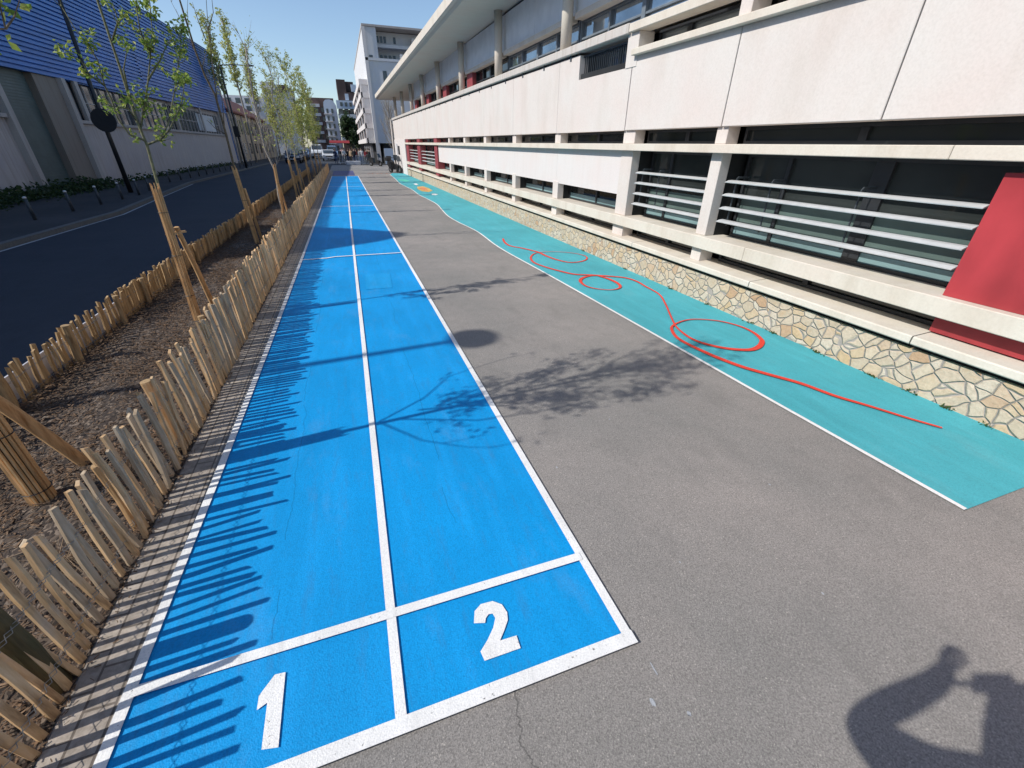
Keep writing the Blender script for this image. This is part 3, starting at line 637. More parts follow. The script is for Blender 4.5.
b = MB(); b.box(WX-.2, WX+.07, WE-.05, WE, 0, 10.2); b.box(-24, WX+.05, 59, WE-.08, 4.9, 9.9)
b.prism([(16,4.4),(16,8.85),(39.2,9.75),(39.2,4.4)], WX-.5, WX, 'x'); b.prism([(39.25,4.6),(39.25,9.75),(WE-.1,10.2),(WE-.1,4.9)], WX-.5, WX, 'x')
b.prism([(-6,4.2),(-6,7.08),(15.95,7.08),(15.95,4.2)], WX-.5, WX, 'x'); b.build('cladding_core', M['cladding'], wh)
# unseen roof shape, added and outlined to throw the blunt shadow over the lanes
b = MB(); b.prism([(8.4,6.9),(8.5,8.3),(8.9,9.4),(9.4,10.3),(9.9,10.8),(10.3,10.9),(10.7,10.5),(11.6,9.6),(12.4,8.4),(12.9,6.9)], WX-1.2, WX-.2, 'x'); b.build('roof_shadow_caster', M['cladding'], wh)
b = MB(); b.box(WX-.28, WX-.24, 23.55, 28.4, 0, 4.4); shut = b.build('roller_door', M['slabdoor'], wh)
b = MB()
for i in range(40): b.box(WX-.24, WX-.215, 24.0, 26.4, .1+i*.105, .17+i*.105)
b.build('slats', M['slabdoor'], shut)
b = MB(); b.box(WX-.24, WX+.02, 26.45, 28.35, 0, 4.38); b.build('door_side_wall', M['beige2'], wh)
for y in (23.35, 28.25, 29.6, 36.5, 43.8, 51.1, 58.4):
    b = MB(); b.box(WX+.003, WX+.22 if y < 29 else WX+.12, y, y+.32, 0 if y < 29 else 2.75, 4.35+.0148*(y-24)); b.build('pilaster', M['conc3'], wh)
b = MB(); b.box(WX, WX+.16, 28.6, 59.5, 2.71, 2.84); b.box(WX, WX+.16, -6, 23.3, 2.69, 2.82); b.build('sill', M['conc3'], wh)
ywin = [(-4,3),(4,11),(12,18),(18.5,23.3),(28.62,29.6),(30,36.4),(36.9,43.7),(44.2,51),(51.5,58.3)]
for (a, c) in ywin:
    b = MB(); b.box(WX-.3, WX-.22, a, c, 2.86, 4.45); w = b.build('window', M['farglass'], wh)
    f = MB(); n = max(1, int((c-a)/.9))
    for i in range(n+1):
        yy = a+(c-a-.06)*i/n; f.box(WX-.22, WX-.16, yy, yy+.06, 2.86, 4.4)
    f.box(WX-.22, WX-.17, a+.061, c-.001, 3.6, 3.65); f.build('frame', M['conc3'], w)
b = MB(); b.box(WX-.2, WX-.15, 50.5, 56.5, 3.0, 4.3); b.build('pale_curtain', M['greywall'], wh)
# weeds along the warehouse wall
b = MB()
for i in range(7000):
    y = U(12,28) if R() < .8 else U(28,58); x = -11.4 + abs(random.gauss(0,.55 if y < 27 else .25)); h = U(.05,.5)*(1 if y < 27 else .7); b.leaf((x, y, .1+h*R()), U(.08,.2))
tag(b.build('weeds_undergrowth', M['leafd']), kind='stuff')
# bollards
proto = None
bl = [(-8.0,15.48),(-7.95,17.3),(-7.95,19.1),(-7.95,20.8),(-8.0,22.5),(-8.3,24.6),(-8.6,26.4)] + [(-9.1+.004*i,28.2+1.9*i) for i in range(15)]
lab = ['nearest thin bollard with a pale cap on the far pavement at the left','second thin bollard on the far pavement, before the weeds','third thin bollard, in front of the roller door edge','fourth thin bollard, left of the dark round sign pole']
for i, (x,y) in enumerate(bl):
    l = lab[i] if i < 4 else 'dark low bollard in the distant row along the warehouse pavement'
    if proto is None:
        proto = thing('bollard', (x,y,.095), l, 'bollard', 'bollards along the far pavement')
        MB().tube([(x,y,.095),(x,y,.62)], [.04,.035], 10).build('post', M['rail'], proto, True)
        MB().tube([(x,y,.62),(x,y,.655),(x,y,.67)], [.042,.042,.02], 10).build('cap', M['alu'], proto, True)
    else:
        o = copy_tree(proto); o.location = (x,y,.095); o['label'] = l
# dark lamp pole with the back of a round sign
p = thing('sign_pole', (-8.7,23.75,.095), 'tall dark pole carrying the black back of a round sign', 'sign pole')
MB().tube([(-8.7,23.75,.095),(-8.7,23.75,2.4),(-8.55,23.75,7.5)], [.09,.075,.06], 12).build('pole', M['dark'], p, True)
MB().tube([(-8.62,23.62,2.68),(-8.62,23.60,2.68)], .40, 28).build('sign_disc', M['dark'], p)
b = MB(); b.tube([(-8.55,23.75,7.4),(-7.8,23.75,7.75),(-7.0,23.75,7.8)], [.05,.04,.035], 8); b.build('arm', M['dark'], p)
# street lamps
def lampost(x, y, h, arm, label):
    p = thing('street_lamp', (x,y,.095), label, 'street lamp')
    MB().tube([(x,y,.09),(x,y,h*.5),(x,y,h)], [.09,.07,.05], 10).build('pole', M['dark'], p, True)
    MB().tube([(x,y,h-.05),(x+arm*.5,y,h+.02),(x+arm,y,h+.05)], [.04,.035,.03], 8).build('arm', M['dark'], p)
    b = MB(); b.prism([(x+arm-.1,h-.04),(x+arm+.55,h+.0),(x+arm+.6,h+.06),(x+arm+.1,h+.14)], y-.14, y+.14, 'y'); b.build('lamp_head', M['dark'], p)
    return p
lp = lampost(-8.35, 48, 7.6, 1.9, 'street lamp with a thin arm beyond the blue warehouse')
b = MB(); b.box(-8.55,-8.15,47.7,47.95,2.5,3.3); b.tube([(-8.35,47.6,2.7),(-8.35,47.7,2.7)], .13, 14); b.build('signal_box', M['black'], lp)
p = thing('street_lamp', (-7.4,3.59,.095), 'post-top lamp with a flat round head on the far pavement, beyond the left edge', 'street lamp')
MB().tube([(-7.4,3.59,.09),(-7.4,3.59,4),(-7.4,3.59,7.1)], [.08,.06,.045], 12).build('pole', M['dark'], p, True)
MB().tube([(-7.4,3.59,7.05),(-7.4,3.59,7.12),(-7.4,3.59,7.2),(-7.4,3.59,7.26)], [.12,.27,.25,.05], 28).build('lamp_head', M['dark'], p, True)
# ------------------------------------------------------------------ school building
wz = lambda p: (p[0], p[1], p[2]*(1+.0035*(p[1]-3)))
wr = lambda p: (p[0], p[1], p[2]*(1+.0015*(p[1]-3)))
S = thing('school_building', (4.54, 20, 0), 'long white concrete school with louvred windows over a crazy paving base', 'building')
def sb(mb, name, mat, parent=None, fn=wz, sm=False): return mb.build(name, mat, parent or S, sm, fn)
YE = 44.5
b = MB()
for i in range(24): b.box(4.54, 4.80, -6+46/24*i, -6+46/24*(i+1), -.02, .375)
sb(b, 'stone_base_wall', M['crazy'], fn=lambda p: wz(p))
yj = [-5.6,-2.7,.2,2.06,3.84,7.0,9.95,12.85,15.8,18.7,21.6,24.4,27.3,30.2,33.1,36.9]
cj = [-6, -.9, 2.06, 3.86, 6.4, 9.1, 12.2, 15.6, 19, 22.5, 26, 30, 33.5, 36.95]
for a, c in zip(cj, cj[1:]):
    b = MB(); b.prism([(4.468,.432),(4.46,.442),(4.46,.496),(4.468,.506),(4.90,.530),(4.90,.432)], a+.006, c-.006, 'y'); sb(b, 'coping', M['conc2'])
b = MB(); b.box(4.575, 4.9, -6, 37, .376, .431); sb(b, 'coping_shadow_joint', M['interior'])  # set-back joint coloured dark as the shadow line under the coping
for a, c in zip([-6,-1.2,4.1,9.9,16,22,28,33], [-1.2,4.1,9.9,16,22,28,33,37.0]):
    b = MB(); b.bbox(4.50, 4.93, a+.002, c-.002, .70, .86, .006); sb(b, 'sill_beam', M['conc2'])
for a, c in zip([-6,2.4,9.9,18.7,27.3], [2.4,9.9,18.7,27.3,37.0]):
    b = MB(); b.bbox(4.47, 4.95, a+.002, c-.002, 1.865, 1.965, .006); sb(b, 'lintel_beam', M['conc2'])
# piers
piers = [(-2.8,-2.5),(4.90,5.09),(6.93,7.27)] + [(y-.14, y+.14) for y in (9.95,12.85,15.8,18.7,21.6)]
for i, (a, c) in enumerate(piers):
    b = MB(); x = 4.585
    b.box(x, 4.80, a, c, .515, .699); b.bbox(x, 4.74, a, c, .861, 1.864 if i < 3 else 1.22, .006); b.box(4.745, 5.0, a+.01, c-.01, .861, 1.86, 1); b.bbox(x, 4.78, a, c, 1.966, 2.16, .006)
    sb(b, 'pier', [M['conc'], M['interior']])
# facade panels (first floor spandrels)
pj = [-6,-3.1,.1,3.07,4.99,7.20,9.95,12.85,15.8,18.7,21.6,24.4,27.3,30.2,33.1,36.9,40,YE]
for a, c in zip(pj, pj[1:]):
    ztop = 3.134 if a < 7.1 else 3.39
    b = MB(); x = 4.54+U(-.003,.003)
    if abs(a-7.20) < .01:
        b.box(x, 4.72, a+.008, 7.40, 2.155, ztop); b.box(x, 4.72, 7.40, 9.04, 2.155, 3.01); b.box(x, 4.72, 9.04, c-.008, 2.155, ztop)
    else: b.bbox(x, 4.72, a+.008, c-.008, 2.155, ztop, .006)
    sb(b, 'facade_panel', M['conc'])
b = MB(); b.box(4.58, 4.70, -6, 37, 2.156, 3.1); b.box(4.58, 4.70, 9.1, YE, 2.156, 3.4); sb(b, 'panel_backing', M['interior'])
b = MB(); b.bbox(4.45, 4.80, -6, 7.14, 3.135, 3.215, .006); sb(b, 'ledge_beam', M['conc2'])
b = MB(); b.bbox(4.47, 4.72, -6, 7.30, 3.44, 3.545, .006); sb(b, 'ledge_beam', M['conc2'])
b = MB(); b.bbox(4.47, 4.80, 7.32, YE+.05, 3.43, 3.56, .01); sb(b, 'parapet_coping', M['parapet'])
for i in range(26): b = MB(); b.box(4.53, 4.62, 9.4+1.35*i, 9.46+1.35*i, 3.34, 3.43); sb(b, 'coping_bracket', M['rail'])
for a, c in ((7.08,7.39),(4.9,5.08),(2.2,2.4),(-1,-.8)):
    b = MB(); b.bbox(4.53, 4.80, a, c, 3.216 if a < 7 else 3.0, 3.439, .006); sb(b, 'pier', M['conc'])
# balcony railing in the notch
b = MB(); y = 7.43
while y < 9.02: b.box(4.62, 4.632, y, y+.012, 3.015, 3.38); y += .07
b.box(4.615, 4.637, 7.4, 9.04, 3.355, 3.38); sb(b, 'balcony_railing', M['rail'])
# wall panels between beams further along, slot windows beneath
for a, c in zip([7.275,9.95,12.85,15.8,18.7,21.6], [9.95,12.85,15.8,18.7,21.6,24.3]):
    b = MB(); b.box(4.60, 4.72, a+.002, c-.002, 1.18, 1.864); sb(b, 'wall_panel', M['render'])
def win(y0, y1, z0, z1, x=4.95, mull=(), film=None, frame='frame', gl='glass', low=None):
    b = MB(); b.box(x, x+.01, y0, y1, z0, z1); w = sb(b, 'window', M[gl])
    f = MB(); t = .035
    f.box(x-.04, x-.002, y0, y1, z0, z0+t); f.box(x-.04, x-.002, y0, y1, z1-t, z1)
    for yy, ww in [(y0, t), (y1-t, t)] + [(m-q/2, q) for m, q in mull]: f.box(x-.039, x-.003, yy, yy+ww, z0+t+.001, z1-t-.001)
    sb(f, 'frame', M[frame], w)
    if film:
        g = MB(); g.box(x-.012, x-.004, y0+t, y1-t, z0+t, film); sb(g, 'film', M['film'], w)
        g = MB(); g.box(x-.018, x-.0125, y0+t, y1-t, z0+t, z0+.13); sb(g, 'film', M['filmlow'], w)
    return w
def louvres(y0, y1, zs=(1.075,1.235,1.395,1.55), x=4.66, br=()):
    for z in zs:
        b = MB(); b.prism([(x-.055,z-.006),(x-.05,z-.014),(x+.05,z+.004),(x+.055,z+.016),(x,z+.012)], y0+.01, y1-.01, 'y'); sb(b, 'louvre', M['alu'])
    b = MB()
    for yy in br:
        b = MB(); b.prism([(x+.052,1.02),(x+.052,1.585),(x+.075,1.61),(x+.25,1.61),(x+.25,1.59),(x+.085,1.585),(x+.07,1.57),(x+.07,1.02)], yy-.006, yy+.006, 'y'); sb(b, 'louvre_bracket', M['rail'])
win(7.41, 9.03, 3.02, 3.42, x=4.92, mull=((8.2,.05),), gl='skyglass', frame='greyframe')
win(-2.45, 2.05, .862, 1.863, mull=((.1,.06),))
win(2.09, 4.79, .862, 1.863, mull=((3.12,.17),(4.16,.05)), film=1.36)
win(5.09, 6.82, .862, 1.863, mull=((6.3,.05),), film=1.30)
louvres(2.09, 4.79, br=(3.12, 4.16, 4.7)); louvres(5.09, 6.82, br=(6.3, 6.75))
for a, c in zip([-6,2.07,5.09,7.28,10.1,13,15.95,18.85,21.75], [-2.81,4.79,6.82,9.8,12.7,15.65,18.55,21.45,24.3]):
    if a > -5:
        win(a, c, .532, .699, x=4.86, mull=(((a+c)/2,.06),))
        win(a, c, 1.967, 2.154, x=4.80, mull=(((a+c)/2-.1,.08),))
    if a > 7: win(a, c, .862, 1.179, x=4.93, mull=(((a+c)/2,.05),), film=1.0, gl='glass')
win(-2.4, 2.06, 1.967, 2.154, x=4.80)
# red panel at the right
b = MB(); b.box(4.60, 4.9, -2.4, 2.07, .862, 1.79); sb(b, 'red_panel', M['redpanel'])
b = MB(); b.box(4.66, 4.9, -2.4, 2.065, .535, .698); sb(b, 'red_panel', M['redpanel'])
for yy in (.75, -.6):
    b = MB(); b.box(4.594, 4.5995, yy, yy+.006, .865, 1.788); sb(b, 'panel_seam', M['rail'])
# upper strip windows near
win(-6, -1.02, 3.217, 3.45, x=4.90); win(-.78, 2.18, 3.217, 3.45, x=4.9, mull=((.6,.08),)); win(2.42, 4.88, 3.217, 3.45, x=4.9, mull=((3.6,.08),)); win(5.1, 7.05, 3.217, 3.45, x=4.9, mull=((6.35,.10),), gl='skyglass')
# far red framed windows
for a, c in ((24.42,25.25),(30.1,31.3),(35.6,36.9)):
    b = MB(); b.box(4.56, 4.9, a, c, .556, .698); b.box(4.56, 4.9, a, c, .862, 1.863); b.box(4.56, 4.9, a, c, 1.967, 2.154); sb(b, 'red_post', M['redpost'])
for a, c in ((25.26,30.09),(31.31,35.59)):
    win(a, c, .862, 1.863, mull=(((a+c)/2,.1),), film=1.2); louvres(a, c, br=((a+c)/2,)); win(a, c, .532, .699, x=4.86); win(a, c, 1.967, 2.154, x=4.8, mull=(((a+c)/2,.3),))
# end wall
b = MB(); b.box(4.50, 5.2, 37.0, YE, -.02, 2.153); sb(b, 'end_wall', M['render'])
b = MB(); b.box(4.46, 4.499, 40.8, 41.8, 1.2, 1.75); sb(b, 'wall_cabinet', M['frame']); b = MB(); b.box(4.44, 4.499, 42.3, 43.2, .1, 1.9); sb(b, 'end_door', M['greywall'])
b = MB(); b.box(5.06, 16, -6.2, YE-.1, 0, 3.49); sb(b, 'core_wall', M['interior'])
b = MB(); b.box(4.7, 16, YE-.09, YE, 0, 3.5); sb(b, 'end_wall', M['render'])
b = MB(); b.cyl(4.40, YE+.2, 0, 3.5, .07, 10); sb(b, 'downpipe', M['conc'])
b = MB(); b.box(4.81, 16, -6, YE, 3.50, 3.51); sb(b, 'terrace_floor', M['conc3'])
# upper storey
cols = [10.17-4.63*3, 10.17-4.63*2, 10.17-4.63, 10.17, 14.78, 19.4, 24.1, 28.8, 33.4, 38.3, 43.2]
RB = 5.20
for y in cols:
    b = MB(); b.cyl(4.75, y, 3.50, RB-.001, .115, 18); sb(b, 'column', M['conc2'], fn=lambda p: wz(p) if p[2] < 4 else wr(p), sm=True)
for i, (a, c) in enumerate(zip(cols[:8], cols[1:9])):
    a += .02; c -= .02
    x = 4.95
    b = MB(); b.box(x, x+.06, a, (a+c)/2-.008, 4.20, 5.02); b.box(x, x+.06, (a+c)/2+.008, c, 4.20, 5.02); sb(b, 'roller_shutter', M['shutter'])
    b = MB(); b.box(4.86, 5.05, a+.1, c-.1, 4.10, 4.198); sb(b, 'shutter_sill', M['conc2'])
    red = a > 14
    y2 = c-.95 if red else c
    b = MB(); b.box(5.12, 5.13, a, y2, 3.53, 4.12); w = sb(b, 'window', M['skyglass'] if not red else M['glass'])
    f = MB(); n = 4
    for k in range(n+1): yy = a+(y2-a-.05)*k/n; f.box(5.06, 5.118, yy, yy+.05+.06*(k==2), 3.53, 4.12)
    f.box(5.07, 5.117, a, y2, 3.80, 3.83); f.box(5.07, 5.117, a, y2, 4.075, 4.12); sb(f, 'frame', M['greyframe'] if not red else M['frame'], w)
    if red: b = MB(); b.box(4.92, 5.12, y2+.02, c-.12, 3.53, 4.099); sb(b, 'red_frame', M['redpost'])
b = MB(); b.box(5.2, 16, -6, 33.4, 3.52, 4.9); sb(b, 'upper_core_wall', M['interior'])
b = MB(); b.box(5.02, 5.2, -6, 33.4, 4.9, 5.10); sb(b, 'shutter_box', M['frame'])
b = MB(); b.prism([(3.52,RB+.06),(3.50,RB+.09),(3.50,RB+.27),(18,RB+.45),(18,RB),(3.6,RB)], -8, 46.3, 'y'); sb(b, 'roof', M['soffit'], fn=wr)
b = MB(); b.prism([(3.44,RB+.10),(3.44,RB+.34),(3.497,RB+.34),(3.497,RB+.05)], -8, 46.35, 'y'); sb(b, 'roof_fascia', M['conc2'], fn=wr)
# a fluorescent fitting seen behind the near upper glass is omitted: only reflections show
# weeds at the foot of the stone wall
for i, y in enumerate([1.35,1.62,1.92,2.25,2.8,3.4,3.75,4.5,5.3,6.6,8.2]):
    b = MB()
    for _ in range(int(U(14,34))): b.leaf((4.53-abs(random.gauss(0,.012)), y+random.gauss(0,.035), .004+U(0,.02)), U(.015,.04))
    tag(b.build('weed_tuft', M['weed']), 'small green weed tuft rooted in the crack below the stone base wall', 'weed', 'weeds along the stone base wall')
# ------------------------------------------------------------------ far buildings
def bld(name, loc, label): return thing(name, loc, label, 'building')
def wins(root, mat, boxes, name='window'):
    for bx in boxes: MB().box(*bx).build(name, mat, root)
B = bld('apartment_block', (6,62,0), 'tall white stepped apartment block with balconies behind the school roof')
G = M['greywall']
b = MB(); b.box(4.1, 14, 62, 64, 2.3, 10.55); b.box(4.1, 14, 64, 96, 2.3, 10.55); b.box(4.1, 5.55, 62.1, 96, 10.56, 13.55)
b.build('wall', G, B)
b = MB(); b.box(5.56, 14, 65, 96, 10.56, 12.1); b.build('set_back_wall', G, B)
b = MB(); b.box(5.56, 14, 64, 96, 12.12, 13.5); b.build('top_storey', G, B)
b = MB(); b.box(5.5, 14.2, 63.2, 64, 11.95, 12.25); b.box(4.05, 14.2, 61.9, 62.05, 10.5, 10.75); b.build('terrace_edge', G, B)
b = MB(); b.box(4.05, 14.1, 61.95, 96, 13.56, 13.75); b.build('roof', M['conc3'], B)
b = MB(); b.box(9.6, 9.95, 63, 64, 11.9, 13.0); b.box(8.0, 8.3, 62.2, 63, 10.7, 11.3); b.build('chimney', M['render'], B)
wins(B, M['farglass'], [(5.8,6.25,61.95,62,8.2,9.6),(7.2,7.6,61.95,62,8.2,9.5),(4.5,4.9,61.95,62,10.8,11.0)] + [(x,x+.25,63.93,64,12.5,13.1) for x in (5.7,6.1,6.5,7.6)] + [(x,x+.3,64.93,65,10.8,11.5) for x in (6.0,6.5,7.0,7.5)])
# balcony volume on the street side
b = MB(); b.box(3.35, 4.09, 64.5, 96, 2.3, 8.4); b.build('balcony_wall', M['brick'], B)
MB().box(3.2, 4.09, 64.3, 64.49, 2.3, 8.9).build('balcony_end_wall', M['render'], B)
for z in (2.3, 3.9, 5.5, 7.1, 8.4):
    b = MB(); b.box(3.1, 4.09, 64.2, 96, z, z+.55); b.build('balcony', M['render'], B)
for y in (64.2, 71.5, 79, 87):
    b = MB(); b.box(3.18, 3.34, y, y+.9, 2.3, 8.4); b.build('balcony_pillar', M['render'], B)
wins(B, M['farglass'], [(3.30,3.349,66+4*i,68+4*i,2.9+1.6*j,3.85+1.6*j) for i in range(6) for j in range(4)])
b = MB(); b.box(4.0, 4.35, 61.9, 62, 0, 13.5); b.build('corner_strip', M['render'], B)
b = MB(); b.box(5, 14, 62.3, 96, 0, 2.29); b.box(4.3, 5, 66, 96, 0, 2.29); b.build('ground_floor', M['interior'], B)
for x, y in ((4.15,62.1),(3.5,66),(3.5,71),(3.5,76),(3.5,82)):
    MB().box(x, x+.35, y, y+.35, 0, 2.29).build('pillar', M['render'], B)
MB().box(4.9, 6.0, 61.8, 61.9, 0, 1.75).build('white_gate_panel', M['palewall'], B)
MB().box(6.5, 10, 61.7, 62.2, 0, 2.2).build('garage_door', M['interior'], B)
B = bld('terraced_block', (2.4,110,0), 'dark brown topped block with white terraces at the end of the street')
b = MB(); b.box(.9, 2.6, 110, 125, 10.2, 13.7); b.box(2.6, 4.2, 112, 125, 11.9, 13.6); b.build('brown_top', M['brownwall'], B)
b = MB(); b.box(.5, 6, 110.5, 125, 0, 8.6); b.box(2.4,4.6,110.2,118,10.15,11.6); b.build('wall', M['brick'], B)
for z in (3.0, 5.0, 7.0, 8.7):
    b = MB(); b.box(.3, 6, 109.2, 110.4, z, z+.75 if z < 8 else z+1.4); b.build('terrace', M['palewall'] if z > 8 else M['greywall'], B)
b = MB(); b.box(2.2,2.9,109.6,110.1,10.2,11.3); b.box(3.6,4.6,109.4,110.1,11.7,12.9); b.build('stair_block', M['palewall'], B)
wins(B, M['farglass'], [(.6+1.1*i,1.4+1.1*i,110.4,110.49,3.8+2*j,4.9+2*j) for i in range(4) for j in range(3)] + [(1.0+.9*i,1.5+.9*i,109.1,109.19,9.1,9.8) for i in range(3)])
B = bld('rounded_block', (-1.2,112,0), 'narrow pale blue white block with a rounded top between brick and terraces')
b = MB(); b.box(-2.3, .2, 112, 122, 0, 9.3); b.build('wall', M['palewall'], B)
b = MB(); b.prism([(-2.3,9.3),(-2.2,9.9),(-1.8,10.3),(-1.0,10.4),(-.3,10.2),(.2,9.3)], 112.02, 122, 'y'); b.build('rounded_roof', M['palewall'], B)
wins(B, M['farglass'], [(-1.9+.95*i,-1.5+.95*i,111.9,112,1.2+1.35*j,2.0+1.35*j) for i in range(2) for j in range(6)])
for j in range(5): MB().box(-2.45,-.9,111.4,111.99,2.3+1.35*j,2.5+1.35*j).build('balcony', M['render'], B)
B = bld('brick_block', (-3,125,0), 'brown brick block closing the street behind the trees')
b = MB(); b.box(-6.2, -.2, 125, 140, 0, 11.6); b.build('wall', M['brick'], B)
for j in range(5): MB().box(-6.25,-3.4,124.6,124.99,2.6+1.8*j,3.2+1.8*j).build('balcony', M['greywall'], B)
wins(B, M['farglass'], [(-6.0+1.4*i,-5.2+1.4*i,124.9,124.99,3.4+1.8*j,4.3+1.8*j) for i in range(4) for j in range(4)])
B = bld('red_roofed_house', (-11.5,75,0), 'beige building with a long red tiled roof beyond the warehouse')
b = MB(); b.box(-18, -11.55, 62.5, 100, 0, 5.2); b.build('wall', M['beige'], B)
b = MB(); b.prism([(-18.5,5.1),(-11.2,5.15),(-11.2,5.35),(-14.5,7.6),(-18.5,5.3)], 62.4, 90, 'y'); b.build('roof', M['rooftile'], B)
wins(B, M['farglass'], [(-11.54,-11.5,63.5+1.9*i,64.4+1.9*i,3.1,4.6) for i in range(18)] + [(-11.54,-11.5,64+4.2*i,65+4.2*i,.9,2.1) for i in range(8)])
for i in range(10): MB().box(-11.54,-11.42,63+3.9*i,63.3+3.9*i,0,5.1).build('pilaster', M['wall_old'], B)
B = bld('pale_low_block', (-14,95,0), 'pale block with white roof edge rising behind the red tiled roof')
b = MB(); b.box(-21,-12.4,104,112,0,9.8); b.build('wall', M['greywall'], B); b = MB(); b.box(-22,-13.5,100,103,6.6,7.2); b.box(-18,-14.5,100.5,103,0,6.59); b.build('roof_edge', M['render'], B)
wins(B, M['farglass'], [(-20+1.5*i,-19.2+1.5*i,103.9,103.99,7.4+1.2*j,8.2+1.2*j) for i in range(5) for j in range(2)])
B = bld('tower_block', (-11,120,0), 'grey white tower half hidden by the spring foliage')
b = MB(); b.box(-14.2,-11.6,120,130,0,13.6); b.box(-11.59,-8.6,121,130,0,12.9); b.build('wall', M['greywall'], B)
wins(B, M['farglass'], [(-13.9+.9*i,-13.4+.9*i,119.9,119.99,3+1.4*j,3.9+1.4*j) for i in range(3) for j in range(7)])
MB().box(-11.0,-9.4,119.5,120.9,12.0,13.2).build('roof_terrace', M['brownwall'], B)
# cafe awning
aw = thing('awning', (0,90,0), 'red awning over a terrace at the end of the street', 'awning')
b = MB(); b.prism([(89.6,2.35),(91,2.75),(91,2.8),(89.6,2.42)], -1.9, 1.4, 'x'); b.build('canopy', M['awning'], aw)
for x in (-1.8, .2, 2.1): MB().cyl(x, 88.6, 0, 2.4, .05, 8).build('pole', M['dark'], aw)
# street trees far
def bigtree(x, y, h, r, n, label, leafm, ls, bark='bark', z0=.3, sq=1):
    t = thing('street_tree', (x,y,0), label, 'tree')
    tr = [(x,y,0),(x+.1,y,h*.3),(x,y+.1,h*.6),(x+.1,y,h*.95)]
    tree_mesh(t, tr, .12, auto_branches(tr, 24, r*1.5, z0, .9*sq, .05, w=1), n, ls, M[bark], leafm, 3, r*.4, fuzz=r*.35); return t
bigtree(1.7, 100, 6.2, 2.0, 2600, 'dark green round tree before the terraced block', M['leafd'], .35)
bigtree(3.0, 104, 5.2, 1.8, 1800, 'second dark green tree nearest the white apartment block', M['leafd'], .35)
for (x,y,h,lab) in ((-10.4,58,12.5,'pale airy tree rising above the end of the warehouse'),(-9.9,64,14.0,'light green tree with upright clumps behind the street lamp'),(-9.6,72,12.5,'tall airy tree beyond the light green one'),(-9.0,80,9.2,'broad yellow green tree further down the street'),(-8.2,92,8.6,'last roadside tree, beside the brick block'),(-6.8,100,7.2,'low rounded spring tree near the parked cars'),(-5.4,106,6.0,'yellow green tree at the bend before the rounded block')):
    bigtree(x, y, h, 1.25 if h > 10 else 1.5, 900 if h > 8 else 1500, lab, M['leafy'], .2, 'barkl', .55 if h > 10 else .35, 1.8)
bt = thing('bare_tree', (5.4,52,0), 'bare many branched tree between the school and the apartment block', 'tree')
tr = [(5.4,52,0),(5.3,52,1.2),(5.2,52,2.6),(5.1,52,4),(5.0,52,5.4)]
tree_mesh(bt, tr, .10, auto_branches(tr, 34, 2.8, .15, 1.5, .045, w=1), 160, .06, M['barkl'], M['leafy'], 5, .8)
